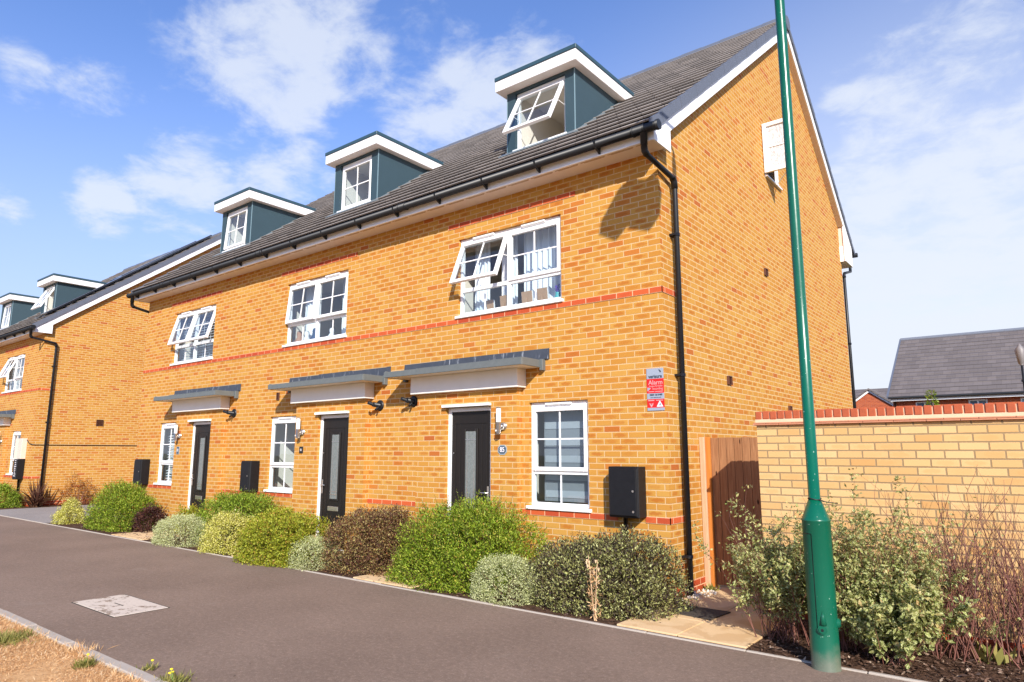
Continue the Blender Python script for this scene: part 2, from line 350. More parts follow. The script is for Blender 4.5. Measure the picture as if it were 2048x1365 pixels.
def leaf_mat(name, stops, rough=0.55, trans=0.35, variegated=None, spec=0.35):
    m, g = mat(name); rnd = g.n('ShaderNodeNewGeometry').outputs['Random Per Island']
    P = g.pos()
    c = g.ramp(rnd, stops)
    if variegated:
        vn = g.noise(P, 150, 2, 0.5)
        c = g.mix(g.smooth(vn, 0.50, 0.60), c, variegated)
    c = g.mix(g.m('MULTIPLY', g.noise(P, 3.5, 3), 0.30), c, stops[0][1])
    p = g.pbr(c, rough, None, 0, spec)
    t = g.n('ShaderNodeBsdfTranslucent', {'Color': c}).outputs[0]
    g.out(g.n('ShaderNodeMixShader', {0: trans, 1: p, 2: t}).outputs[0]); return m
L = {}
L['green'] = leaf_mat('bright_green_leaves', [(0, (0.11, 0.18, 0.012)), (0.45, (0.25, 0.36, 0.026)), (0.82, (0.44, 0.55, 0.05)), (0.94, (0.60, 0.60, 0.09)), (1, (0.42, 0.16, 0.05))])
L['green2'] = leaf_mat('mid_green_leaves', [(0, (0.13, 0.21, 0.015)), (0.5, (0.27, 0.39, 0.035)), (0.88, (0.44, 0.55, 0.06)), (1, (0.52, 0.46, 0.09))])
L['purple'] = leaf_mat('dark_purple_green_leaves', [(0, (0.05, 0.03, 0.035)), (0.33, (0.12, 0.085, 0.06)), (0.55, (0.28, 0.27, 0.09)), (0.80, (0.54, 0.56, 0.18)), (1, (0.70, 0.72, 0.34))])
L['purple2'] = leaf_mat('bronze_leaves', [(0, (0.08, 0.035, 0.028)), (0.40, (0.21, 0.095, 0.055)), (0.66, (0.36, 0.25, 0.09)), (0.90, (0.60, 0.54, 0.19)), (1, (0.40, 0.12, 0.05))])
L['grey'] = leaf_mat('grey_green_leaves', [(0, (0.38, 0.41, 0.17)), (0.5, (0.62, 0.66, 0.31)), (0.85, (0.80, 0.82, 0.48)), (1, (0.88, 0.86, 0.60))])
L['yellow'] = leaf_mat('yellow_variegated_leaves', [(0, (0.40, 0.42, 0.06)), (0.4, (0.72, 0.68, 0.14)), (0.8, (0.82, 0.76, 0.28)), (1, (0.88, 0.82, 0.42))])
L['lime'] = leaf_mat('lime_yellow_leaves', [(0, (0.20, 0.25, 0.02)), (0.45, (0.40, 0.44, 0.035)), (0.85, (0.52, 0.50, 0.06)), (1, (0.46, 0.22, 0.05))])
L['varieg'] = leaf_mat('cream_edged_dogwood_leaves', [(0, (0.13, 0.17, 0.035)), (0.5, (0.27, 0.33, 0.07)), (0.86, (0.48, 0.46, 0.14)), (1, (0.50, 0.22, 0.10))], variegated=(0.82, 0.78, 0.42))
L['dark'] = leaf_mat('plum_leaves', [(0, (0.03, 0.012, 0.014)), (0.6, (0.10, 0.035, 0.03)), (1, (0.22, 0.10, 0.06))])
L['phormium'] = leaf_mat('dark_red_strap_leaves', [(0, (0.05, 0.018, 0.012)), (0.5, (0.14, 0.055, 0.035)), (1, (0.30, 0.17, 0.10))])
L['rust'] = leaf_mat('rust_brown_leaves', [(0, (0.22, 0.07, 0.02)), (0.6, (0.38, 0.14, 0.035)), (1, (0.48, 0.24, 0.07))])
L['straw'] = leaf_mat('straw_blades', [(0, (0.52, 0.28, 0.12)), (0.5, (0.76, 0.48, 0.23)), (0.9, (0.88, 0.66, 0.38)), (1, (0.92, 0.80, 0.55))], trans=0.25)
L['grass'] = leaf_mat('green_blades', [(0, (0.14, 0.15, 0.03)), (0.5, (0.28, 0.28, 0.07)), (1, (0.60, 0.48, 0.18))])
L['chips'] = leaf_mat('bark_chips', [(0, (0.035, 0.018, 0.012)), (0.5, (0.10, 0.055, 0.035)), (0.85, (0.22, 0.13, 0.09)), (1, (0.50, 0.38, 0.28))], trans=0.0)
M['twig'] = simple('red_brown_twigs', (0.19, 0.075, 0.055), 0.6, var=0.5, scale=5)
M['twigdark'] = simple('brown_twigs', (0.11, 0.055, 0.03), 0.8, var=0.5, scale=8)
M['deadstem'] = simple('dead_straw_stem', (0.56, 0.38, 0.22), 0.9, var=0.3, scale=20)
M['yellowflower'] = simple('yellow_petals', (0.85, 0.68, 0.02), 0.6)
M['solar'] = simple('solar_panel_face', (0.012, 0.014, 0.02), 0.15, spec=0.7)
M['alu'] = simple('aluminium_rail', (0.55, 0.55, 0.56), 0.35, metal=0.8)
M['signgrey'] = simple('sign_grey', (0.30, 0.34, 0.42), 0.4)
M['signred'] = simple('sign_red', (0.70, 0.012, 0.012), 0.4)
M['signwhite'] = simple('sign_white', (0.80, 0.76, 0.78), 0.5)
M['signpink'] = simple('sign_pale_red', (0.75, 0.33, 0.33), 0.5)
M['signdark'] = simple('sign_dark', (0.02, 0.03, 0.05), 0.4)
M['platebl'] = simple('blue_slate_plate', (0.055, 0.09, 0.13), 0.5, var=0.15)
M['platerim'] = simple('plate_rim', (0.32, 0.36, 0.38), 0.5)
M['plateblack'] = simple('black_plate', (0.01, 0.01, 0.012), 0.35)
# ---------------------------------------------------------------- geometry helpers
ORG = {}
class MB:
    def __init__(s): s.v = []; s.f = []; s.sm = []
    def poly(s, pts, smooth=False):
        i = len(s.v); s.v += [tuple(p) for p in pts]; s.f.append(list(range(i, i + len(pts)))); s.sm.append(smooth); return s
    def box(s, x0, x1, y0, y1, z0, z1):
        i = len(s.v)
        s.v += [(x0, y0, z0), (x1, y0, z0), (x1, y1, z0), (x0, y1, z0), (x0, y0, z1), (x1, y0, z1), (x1, y1, z1), (x0, y1, z1)]
        for q in ((0, 3, 2, 1), (4, 5, 6, 7), (0, 1, 5, 4), (1, 2, 6, 5), (2, 3, 7, 6), (3, 0, 4, 7)):
            s.f.append([i + k for k in q]); s.sm.append(False)
        return s
    def cbox(s, x0, x1, y0, y1, z0, z1, b=0.004):
        """box with chamfered edges"""
        b = min(b, (x1 - x0) / 3, (y1 - y0) / 3, (z1 - z0) / 3)
        P = {}
        i = len(s.v)
        X = (x0, x1); Y = (y0, y1); Z = (z0, z1)
        for a in (0, 1):
            for c in (0, 1):
                for d in (0, 1):
                    sx, sy, sz = (1 - 2 * a) * b, (1 - 2 * c) * b, (1 - 2 * d) * b
                    for k, p in enumerate(((X[a], Y[c] + sy, Z[d] + sz), (X[a] + sx, Y[c], Z[d] + sz), (X[a] + sx, Y[c] + sy, Z[d]))):
                        P[a, c, d, k] = len(s.v); s.v.append(p)
        def F(*q): s.f.append(list(q)); s.sm.append(False)
        for a in (0, 1):
            F(P[a, 0, 0, 0], P[a, 1, 0, 0], P[a, 1, 1, 0], P[a, 0, 1, 0]); F(P[0, a, 0, 1], P[1, a, 0, 1], P[1, a, 1, 1], P[0, a, 1, 1]); F(P[0, 0, a, 2], P[1, 0, a, 2], P[1, 1, a, 2], P[0, 1, a, 2])
            for c in (0, 1):
                F(P[a, c, 0, 0], P[a, c, 1, 0], P[a, c, 1, 1], P[a, c, 0, 1]); F(P[a, 0, c, 0], P[a, 1, c, 0], P[a, 1, c, 2], P[a, 0, c, 2]); F(P[0, a, c, 1], P[1, a, c, 1], P[1, a, c, 2], P[0, a, c, 2])
                for d in (0, 1): F(P[a, c, d, 0], P[a, c, d, 1], P[a, c, d, 2])
        return s
    def prism(s, yz, x0, x1):
        n = len(yz); i = len(s.v)
        s.v += [(x0, y, z) for y, z in yz] + [(x1, y, z) for y, z in yz]
        s.f += [list(range(i, i + n)), list(range(i + 2 * n - 1, i + n - 1, -1))]; s.sm += [False] * 2
        for k in range(n):
            k2 = (k + 1) % n; s.f.append([i + k, i + k + n, i + k2 + n, i + k2]); s.sm.append(False)
        return s
    def prismz(s, xy, z0, z1):
        n = len(xy); i = len(s.v)
        s.v += [(x, y, z0) for x, y in xy] + [(x, y, z1) for x, y in xy]
        s.f += [list(range(i + n - 1, i - 1, -1)), list(range(i + n, i + 2 * n))]; s.sm += [False] * 2
        for k in range(n):
            k2 = (k + 1) % n; s.f.append([i + k, i + k2, i + k2 + n, i + k + n]); s.sm.append(False)
        return s
    def prismy(s, xz, y0, y1):
        n = len(xz); i = len(s.v)
        s.v += [(x, y0, z) for x, z in xz] + [(x, y1, z) for x, z in xz]
        s.f += [list(range(i, i + n)), list(range(i + 2 * n - 1, i + n - 1, -1))]; s.sm += [False] * 2
        for k in range(n):
            k2 = (k + 1) % n; s.f.append([i + k, i + k + n, i + k2 + n, i + k2]); s.sm.append(False)
        return s
    def tube(s, pts, r, n=10, cap=True):
        pts = [Vector(p) for p in pts]; rs = r if isinstance(r, (list, tuple)) else [r] * len(pts)
        i0 = len(s.v); up = None
        for k, p in enumerate(pts):
            if k == 0: t = pts[1] - p
            elif k == len(pts) - 1: t = p - pts[k - 1]
            else: t = (pts[k + 1] - p).normalized() + (p - pts[k - 1]).normalized()
            t = t.normalized() if t.length > 1e-9 else Vector((0, 0, 1))
            if up is None: up = Vector((0, 0, 1)) if abs(t.z) < 0.9 else Vector((1, 0, 0))
            a = t.cross(up)
            if a.length < 1e-6: a = t.cross(Vector((1, 0.3, 0)))
            a.normalize(); b = t.cross(a); up = -b if False else up
            for j in range(n):
                q = p + (a * cos(2 * pi * j / n) + b * sin(2 * pi * j / n)) * rs[k]; s.v.append(tuple(q))
        for k in range(len(pts) - 1):
            for j in range(n):
                a0 = i0 + k * n + j; a1 = i0 + k * n + (j + 1) % n
                s.f.append([a0, a1, a1 + n, a0 + n]); s.sm.append(True)
        if cap:
            s.f.append(list(range(i0, i0 + n))); s.f.append(list(range(i0 + (len(pts) - 1) * n, i0 + len(pts) * n))); s.sm += [False, False]
        return s
    def lathe(s, prof, cx, cy, n=32, axis='z', cz=0):
        i0 = len(s.v)
        for r, h in prof:
            for j in range(n):
                a = 2 * pi * j / n
                if axis == 'z': s.v.append((cx + r * cos(a), cy + r * sin(a), h))
                elif axis == 'y': s.v.append((cx + r * cos(a), h, cz + r * sin(a)))
        for k in range(len(prof) - 1):
            for j in range(n):
                a0 = i0 + k * n + j; a1 = i0 + k * n + (j + 1) % n
                s.f.append([a0, a1, a1 + n, a0 + n]); s.sm.append(True)
        s.f.append(list(range(i0, i0 + n))); s.f.append(list(range(i0 + (len(prof) - 1) * n, i0 + len(prof) * n))); s.sm += [False, False]
        return s
    def ring(s, x0, x1, z0, z1, w, y0, y1, wt=None, b=0.005):
        """picture-frame of four butted bars"""
        wt = w if wt is None else wt
        s.cbox(x0, x0 + w, y0, y1, z0, z1, b); s.cbox(x1 - w, x1, y0, y1, z0, z1, b)
        s.cbox(x0 + w, x1 - w, y0, y1, z0, z0 + w, b); s.cbox(x0 + w, x1 - w, y0, y1, z1 - wt, z1, b); return s
    def rot_x(s, i0, y, z, ang):
        """rotate vertices from i0 about the x-parallel axis through (y,z); positive swings the bottom towards -y"""
        c, sn = cos(ang), sin(ang)
        for k in range(i0, len(s.v)):
            X, Y, Z = s.v[k]; dy, dz = Y - y, Z - z
            s.v[k] = (X, y + dy * c + dz * sn, z - dy * sn + dz * c)
        return s
def link(name, me, parent=None, loc=None):
    o = bpy.data.objects.new(name, me); COL.objects.link(o)
    if parent is not None: o.parent = parent; ORG[o] = ORG[parent]
    else: o.location = loc or (0, 0, 0); ORG[o] = Vector(o.location)
    return o
def build(name, mb, material, parent=None, loc=None, label=None, bevel=0):
    org = ORG[parent] if parent is not None else Vector(loc or (0, 0, 0))
    me = bpy.data.meshes.new(name)
    me.from_pydata([(x - org.x, y - org.y, z - org.z) for x, y, z in mb.v], [], mb.f)
    me.materials.append(material); me.polygons.foreach_set('use_smooth', mb.sm); me.update()
    o = link(name, me, parent, loc)
    if label: o['label'] = label
    return o
def fast_mesh(name, V, n, material, parent=None, loc=None):
    """V: (k, n, 3) array of k separate n-gons"""
    org = ORG[parent] if parent is not None else Vector(loc or (0, 0, 0))
    V = (V.reshape(-1, 3) - np.array(org)).astype(np.float32); k = len(V) // n
    me = bpy.data.meshes.new(name); me.vertices.add(len(V)); me.vertices.foreach_set('co', V.ravel())
    me.loops.add(len(V)); me.loops.foreach_set('vertex_index', np.arange(len(V), dtype=np.int32))
    me.polygons.add(k); me.polygons.foreach_set('loop_start', np.arange(0, len(V), n, dtype=np.int32))
    me.update(calc_edges=True); me.materials.append(material)
    return link(name, me, parent, loc)
GROUPS = {'picture frame': 'picture frames on the upper window sill', 'curtain': 'white curtains in the upper windows', 'blind': 'blinds behind the windows', 'number plate': 'house number plates beside the doors',
          'soft toy': 'soft toys on the middle upper window sill'}
NGROUPS = {'grey_mound_shrub': 'grey-green mounds in the front beds', 'dark_leaved_shrub': 'dark-leaved shrubs in the front beds', 'bright_green_bush': 'bright green bushes in the front beds',
           'yellow_edged_shrub': 'yellow variegated shrubs in the front beds', 'dogwood_shrub': 'dogwoods along the garden wall', 'terraced_house': 'orange brick terraces', 'flowering_weed': 'yellow-flowered weeds by the verge edging', 'grass_tuft': 'grass tufts'}
def tag(o, label, cat, group=None, kind=None):
    group = group or GROUPS.get(cat) or NGROUPS.get(o.name.split('.')[0])
    if label: o['label'] = label
    if cat: o['category'] = cat
    if group: o['group'] = group
    if kind: o['kind'] = kind
    return o
def thing(name, loc, label, cat, group=None):
    o = bpy.data.objects.new(name, None); o.empty_display_size = 0.2; COL.objects.link(o); o.location = loc; ORG[o] = Vector(loc)
    return tag(o, label, cat, group)
def struct(name, mb, material, loc=(0, 0, 0)):
    o = build(name, mb, material, None, loc); o['kind'] = 'structure'; return o
def text(name, s, size, x, y, z, material, parent, align='CENTER', bold=0.0, sx=1.0, extr=0.0008):
    cu = bpy.data.curves.new(name, 'FONT'); cu.body = s; cu.size = size; cu.align_x = align; cu.align_y = 'CENTER'; cu.extrude = extr; cu.offset = bold
    t = bpy.data.objects.new(name, cu); COL.objects.link(t)
    bpy.context.view_layer.update()
    me = bpy.data.meshes.new_from_object(t.evaluated_get(bpy.context.evaluated_depsgraph_get()))
    bpy.data.objects.remove(t); bpy.data.curves.remove(cu)
    org = ORG[parent]
    for v in me.vertices:
        p = v.co.copy(); v.co = (x + p.x * sx - org.x, y - p.z - org.y, z + p.y - org.z)
    me.materials.clear(); me.materials.append(material); me.name = name
    return link(name, me, parent)

# ---------------------------------------------------------------- ground
def sheet(x0, x1, y0, y1, z): return MB().poly([(x0, y0, z), (x1, y0, z), (x1, y1, z), (x0, y1, z)])
struct('ground', sheet(-500, 500, -400, 600, -0.06), M['farground'])
struct('footpath', MB().box(-90, 25, -4.79, -1.41, -0.2, 0.0), M['asphalt'])
struct('verge_turf', MB().box(-90, 25, -14, -4.88, -0.2, 0.0), M['drygrass'])
def kerb(name, y0, y1, z, step, seed):
    rr = random.Random(seed); mb = MB(); x = -60.0
    while x < 12:
        dz = rr.uniform(-.004, .004); mb.cbox(x + 0.004, x + step - 0.004, y0 + rr.uniform(-.003, .003), y1, -0.15, z + dz, 0.006); x += step
    struct(name, mb, M['kerb'])
kerb('path_edging', -1.41, -1.37, 0.012, 0.915, 1)
kerb('verge_edging', -4.88, -4.79, 0.03, 0.915, 2)
struct('driveway', MB().box(-20.3, -14.95, -1.37, 26, -0.2, 0.005), M['drive'])
struct('planting_soil', MB().box(-14.95, 1.6, -1.37, -0.0, -0.2, 0.012).box(-60, -20.3, -1.37, 0, -0.2, 0.012).box(-21, -20.3, 0, 12, -0.2, 0.012).box(1.6, 14, -1.37, 0.0, -0.2, 0.012).box(-14.95, -13.8, 0, 20, -0.2, 0.012), M['soil'])
struct('garden_ground', MB().box(0.0, 14, 1.5, 28, -0.2, -0.01), M['farground'])
def paving(x0, x1, y0, y1, sx, sy, name, skew=0.0):
    mb = MB(); rr = random.Random(int(x0 * 10)); x = x0; i = 0
    while x < x1 - 0.02:
        y = y0
        while y < y1 - 0.02:
            a, b = x + 0.004, min(x + sx, x1) - 0.004; c, d_ = y + 0.004, min(y + sy, y1) - 0.004
            z = 0.026 + rr.uniform(-.002, .002); q = skew
            mb.cbox(a, b, c, d_, -0.05, z, 0.004); y += sy
        x += sx
    struct(name, mb, M['slab'])
paving(0.06, 1.30, -1.37, 1.6, 0.62, 0.6, 'side_path_paving')
paving(-3.85, -2.75, -1.37, -0.11, 0.6, 0.6, 'door_path_paving')
paving(-6.85, -5.75, -1.37, -0.11, 0.6, 0.6, 'door_path_paving')
paving(-11.35, -10.0, -1.37, -0.11, 0.6, 0.6, 'door_path_paving')
# ---------------------------------------------------------------- houses
SL = 0.76; Z0 = 5.79; YA = 5.79; ZA = Z0 + SL * YA; SB = 0.81
zt = lambda y: Z0 + SL * y if y <= YA else ZA - SB * (y - YA)
DEPTH = 9.6
def grid_wall(mb, us, vs, u0, u1, v0, v1, holes, P):
    U = sorted(set([u0, u1] + [h for H in holes for h in H[:2]])); V = sorted(set([v0, v1] + [h for H in holes for h in H[2:4]]))
    for a, b in zip(U, U[1:]):
        for c, d_ in zip(V, V[1:]):
            mu, mv = (a + b) / 2, (c + d_) / 2
            if any(H[0] < mu < H[1] and H[2] < mv < H[3] for H in holes): continue
            mb.poly([P(a, c), P(b, c), P(b, d_), P(a, d_)])
def reveals(mb, H, y0, y1):
    x0, x1, z0, z1 = H
    mb.poly([(x0, y0, z0), (x0, y1, z0), (x0, y1, z1), (x0, y0, z1)]); mb.poly([(x1, y1, z0), (x1, y0, z0), (x1, y0, z1), (x1, y1, z1)])
    mb.poly([(x0, y0, z1), (x0, y1, z1), (x1, y1, z1), (x1, y0, z1)]); mb.poly([(x0, y1, z0), (x0, y0, z0), (x1, y0, z0), (x1, y1, z0)])

def window(par, x0, x1, z0, z1, ym=None, cols=2, transom=None, opens=(0, 0), dark=False, label=None, wd=0.0, lowbar=True, sill=True, wall=0.0, ventz=True, roomy=2.0, vent_out=0.02, darkroom=False):
    """casement window; x0..x1, z0..z1 is the white frame; wall = y of the wall face"""
    yf = wall + 0.045
    hd = 0.085 if ventz else 0.05
    fr = MB()
    fr.ring(x0, x1, z0, z1, 0.045, yf, yf + 0.06, wt=hd)
    xs = [x0 + 0.045 + (x1 - x0 - 0.09) * k / cols for k in range(cols + 1)]
    for k in range(1, cols): fr.cbox(xs[k] - 0.032, xs[k] + 0.032, yf + .001, yf + 0.06, z0 + 0.046, z1 - hd - 0.001)
    if transom:
        for k in range(cols):
            a = xs[k] + (0.033 if k else 0.001); b = xs[k + 1] - (0.033 if k < cols - 1 else 0.001)
            fr.cbox(a, b, yf + .002, yf + 0.058, transom - 0.03, transom + 0.03)
    wn = build('window', fr, M['white'], par, label=label)
    if sill: build('sill', MB().cbox(x0 - 0.04, x1 + 0.04, wall - 0.035, yf + 0.05, z0 - 0.045, z0 - 0.001, 0.006), M['white'], wn)
    zb = transom + 0.012 if transom else z0 + 0.028
    gl = MB()
    for k in range(cols):
        a = xs[k] + (0.012 if k else -0.012); b = xs[k + 1] - (0.012 if k < cols - 1 else -0.012)
        top = z1 - hd + 0.012; ang = radians(opens[k]); sb = MB()
        sb.ring(a, b, zb, top, 0.052, yf - 0.022, yf + 0.03)
        ix0, ix1, iz0, iz1 = a + 0.052, b - 0.052, zb + 0.052, top - 0.052
        mx, mz = (ix0 + ix1) / 2, (iz0 + iz1) / 2
        sb.box(mx - 0.009, mx + 0.009, yf + 0.0, yf + 0.012, iz0, iz1)
        sb.box(ix0, mx - 0.0095, yf + 0.001, yf + 0.011, mz - 0.009, mz + 0.009); sb.box(mx + 0.0095, ix1, yf + 0.001, yf + 0.011, mz - 0.009, mz + 0.009)
        if opens[k]: sb.rot_x(0, yf, top, ang)
        if opens[k] > 8:
            for xx in (a + 0.01, b - 0.022):      # friction stay
                c_, s_ = cos(ang), sin(ang); L_ = (top - zb)
                sb.tube([(xx, yf + 0.03, top - L_ * 0.45), (xx, yf - s_ * L_ * 0.50, top - c_ * L_ * 0.50)], 0.006, 4)
        sh = build('sash', sb, M['white'], wn, label='sash tilted open at the bottom' if opens[k] > 8 else None)
        q = MB(); q.poly([(ix0, yf + 0.012, iz0), (ix1, yf + 0.012, iz0), (ix1, yf + 0.012, iz1), (ix0, yf + 0.012, iz1)])
        if opens[k]: q.rot_x(0, yf, top, ang)
        gl.v += q.v; gl.f.append([len(gl.v) - 4 + j for j in range(4)]); gl.sm.append(False)
        if transom:
            la, lb = xs[k] + (0.032 if k else 0), xs[k + 1] - (0.032 if k < cols - 1 else 0)
            gl.poly([(la, yf + 0.03, z0 + 0.045), (lb, yf + 0.03, z0 + 0.045), (lb, yf + 0.03, transom - 0.03), (la, yf + 0.03, transom - 0.03)])
            if lowbar:
                m_ = (la + lb) / 2; build('glazing_bar', MB().box(m_ - 0.009, m_ + 0.009, yf + 0.018, yf + 0.028, z0 + 0.0455, transom - 0.0305), M['white'], wn)
        if ventz:
            vx = (a + b) / 2; vw = min(0.20, (b - a) * 0.33)
            v_ = MB(); zc = z1 - hd / 2 + 0.006
            v_.prism([(yf, zc + 0.026), (yf - vent_out * 1.5 - .012, zc + 0.020), (yf - vent_out * 1.5 - .012, zc + 0.000), (yf - 0.006, zc - 0.012), (yf, zc - 0.012)], vx - vw, vx + vw)
            build('trickle_vent', v_, M['white'], wn)
    build('glass', gl, M['glass'], wn)
    if roomy:
        r = MB(); a, b, c, d_ = x0 - 0.25, x1 + 0.25, z0 - 0.35, z1 + 0.06
        if roomy < 1.6: a, b, c, d_ = x0 + 0.0, x1 - 0.0, z0 - 0.05, z1
        y0, y1 = yf + 0.075, yf + roomy
        r.poly([(a, y1, c), (b, y1, c), (b, y1, d_), (a, y1, d_)]); r.poly([(a, y0, c), (a, y1, c), (a, y1, d_), (a, y0, d_)]); r.poly([(b, y1, c), (b, y0, c), (b, y0, d_), (b, y1, d_)])
        r.poly([(a, y0, c), (b, y0, c), (b, y1, c), (a, y1, c)]); r.poly([(a, y1, d_), (b, y1, d_), (b, y0, d_), (a, y0, d_)])
        build('room', r, M['roomdark'] if darkroom else M['cream'], wn)
    return wn

def front_door(par, xc, w, label=None, handle_left=True, bigcap=True):
    x0, x1 = xc - w / 2, xc + w / 2; yp = -0.11; y = -0.035; zt_ = 2.27
    dr = MB()
    dr.box(x0 + 0.062, x1 - 0.062, y, y + 0.04, 0.06, zt_ - 0.062)
    gx0, gx1, gz0, gz1 = xc - 0.10, xc + 0.10, 0.86, 1.93
    dr.ring(gx0 - 0.035, gx1 + 0.035, gz0 - 0.035, gz1 + 0.035, 0.035, y - 0.014, y - 0.001, b=0.004)
    for gx in (x0 + 0.13, x0 + 0.22, x1 - 0.22, x1 - 0.13): dr.cbox(gx - 0.004, gx + 0.004, y - 0.006, y - 0.0005, 0.15, 2.03, 0.002)
    dr.cbox(x0 + 0.12, x1 - 0.12, y - 0.006, y - 0.0005, 2.035, 2.045, 0.002)
    door = build('door', dr, M['door'], par, label=label)
    f = MB(); f.cbox(x0, x0 + 0.06, y - 0.02, y + 0.05, 0.02, zt_); f.cbox(x1 - 0.06, x1, y - 0.02, y + 0.05, 0.02, zt_); f.cbox(x0 + 0.0605, x1 - 0.0605, y - 0.02, y + 0.05, zt_ - 0.06, zt_)
    f.cbox(x0 + .0605, x1 - .0605, y - 0.03, y + 0.05, 0.02, 0.058)
    build('door_frame', f, M['white'], door)
    build('door_head', MB().cbox(x0 - 0.035, x1 + 0.005, yp - 0.065, y + .04, zt_ + 0.001, zt_ + 0.040, 0.004), M['white'], door)
    gm = MB().poly([(gx0, y - 0.004, gz0), (gx1, y - 0.004, gz0), (gx1, y - 0.004, gz1), (gx0, y - 0.004, gz1)])
    build('door_glass', gm, M['doorglass'], door)
    lc = MB()
    for a in (gx0 + 0.035, gx1 - 0.035): lc.box(a - 0.005, a + 0.005, y - 0.009, y - 0.005, gz0, gz1)
    for c in (gz0 + 0.07, gz0 + 0.12, gz1 - 0.12): lc.box(gx0, gx1, y - 0.0095, y - 0.0055, c - 0.005, c + 0.005)
    build('leading', lc, M['chrome'], door)
    hx = x0 + 0.105 if handle_left else x1 - 0.105; sg = 1 if handle_left else -1
    h = MB(); h.cbox(hx - 0.014, hx + 0.014, y - 0.012, y, 0.94, 1.17, 0.003); h.tube([(hx, y, 1.08), (hx, y - 0.045, 1.08), (hx + sg * 0.12, y - 0.05, 1.08)], 0.009, 8)
    build('handle', h, M['chrome'], door)
    build('letter_plate', MB().cbox(xc - 0.14, xc + 0.14, y - 0.012, y - 0.0005, 0.66, 0.735, 0.004), M['chrome'], door)
    build('door_viewer', MB().lathe([(0.010, y - .006), (0.010, y)], x0 + 0.10, 0, 10, 'y', 1.62), M['chrome'], door)

def canopy(par, xc, label=None):
    zb, ztp = 2.745, 2.825; a, b = xc - 1.32, xc + 1.32
    c = MB()
    rim = 0.02
    c.cbox(a, b, -0.487, -0.467, zb, ztp + 0.005, 0.003); c.cbox(b - rim, b, -0.4665, -0.075, zb, ztp + .02, 0.003); c.cbox(a, a + rim, -0.4665, 0, zb, ztp + 0.02, 0.003)
    for k, (p, q, h) in enumerate(((-0.62, 0.15, 0.012), (0.1501, 0.80, 0.014), (0.801, 1.318, 0.018))): c.box(xc + p, xc + q, -0.4855, -0.469, ztp + 0.0055, ztp + h)
    c.box(a + rim, b - rim, -0.466, 0, ztp - 0.03, ztp - 0.005)
    c.cbox(b - 0.015, b + 0.035, -0.075, 0.0, zb - 0.04, ztp + 0.03, 0.004)
    c.cbox(a - .03, a + 0.02, -0.06, 0.0, zb - 0.03, ztp, 0.004)
    can = build('door_canopy', c, M['canopy'], par, label=label)
    build('canopy_soffit', MB().box(a + rim + .001, b - rim - .001, -0.466, -0.001, zb + 0.006, zb + 0.02), M['cunder'], can)
    bb = MB().cbox(xc - 1.03, xc + 1.03, -0.20, -0.001, 2.495, zb + 0.005, 0.004)
    build('canopy_fascia', bb, M['cbox'], can)
    l = MB(); rr = random.Random(int(xc * 7)); x = a - 0.06; n = 0
    while x < b + 0.09:
        x2 = min(x + 0.9, b + 0.1); h = 3.0 + rr.uniform(-.006, .006)
        n0 = len(l.v)
        l.prism([(-0.001, h), (-0.007 - n % 2 * .003, h), (-0.022 - n % 2 * .003, ztp + 0.035), (-0.001, ztp + 0.03)], x, x2 + 0.02 * (x2 < b)); x = x2; n += 1
    l.prism([(-0.024, ztp + 0.034), (-0.40, ztp - .003), (-0.40, ztp - 0.012), (-0.024, ztp + 0.026)], a + .025, b - .024)
    build('lead_flashing', l, M['lead'], can)

def wall_light(par, x, z0=1.88, label=None):
    y = -0.20; m = MB().lathe([(0.035, z0), (0.035, z0 + 0.155)], x, y, 20)
    m.lathe([(0.055, -0.111), (0.055, -0.125), (0.045, -0.14), (0.02, -0.145)], x + 0.02, 0, 20, 'y', z0 + 0.10)
    m.tube([(x + 0.018, -0.12, z0 + 0.10), (x, y + 0.0, z0 + 0.10)], 0.014, 8); m.tube([(x + 0.015, -0.14, z0 + 0.06), (x, y + 0.03, z0 + 0.06)], 0.008, 6)
    m.lathe([(0.036, z0 + 0.339), (0.036, z0 + 0.352), (0.02, z0 + 0.356)], x, y, 20)
    w_ = build('wall_light', m, M['chrome'], par, label=label)
    build('lamp_cover', MB().lathe([(0.033, z0 + 0.1551), (0.033, z0 + 0.3385)], x, y, 20), M['lampglass'], w_)
    build('sensor', MB().lathe([(0.013, y - 0.045), (0.013, y - 0.033)], x - 0.008, 0, 10, 'y', z0 + 0.04), M['lampglass'], w_)

def flue(par, x, z):
    m = MB().lathe([(0.088, -0.001), (0.088, -0.012), (0.075, -0.025), (0.055, -0.03)], x, 0, 24, 'y', z)
    m.tube([(x, -0.02, z), (x, -0.15, z + 0.01)], 0.038, 14); m.tube([(x - 0.01, -0.10, z), (x - 0.04, -0.22, z + 0.035)], 0.028, 12); m.tube([(x + 0.01, -0.04, z - 0.02), (x + 0.02, -0.11, z - 0.075)], 0.018, 8)
    build('boiler_flue', m, M['black'], par)
def air_brick(par, x, z, w=0.085, h=0.14):
    m = MB().ring(x - w / 2, x + w / 2, z - h / 2, z + h / 2, 0.012, -0.022, -0.0005, b=0.002)
    m.box(x - w / 2 + .012, x + w / 2 - .012, -0.006, -0.0004, z - h / 2 + .012, z + h / 2 - .012)
    k = z - h / 2 + 0.03
    while k < z + h / 2 - 0.02: m.box(x - w / 2 + .0125, x + w / 2 - .0125, -0.018, -0.0065, k, k + 0.006); k += 0.016
    build('wall_vent', m, M['brown'], par)
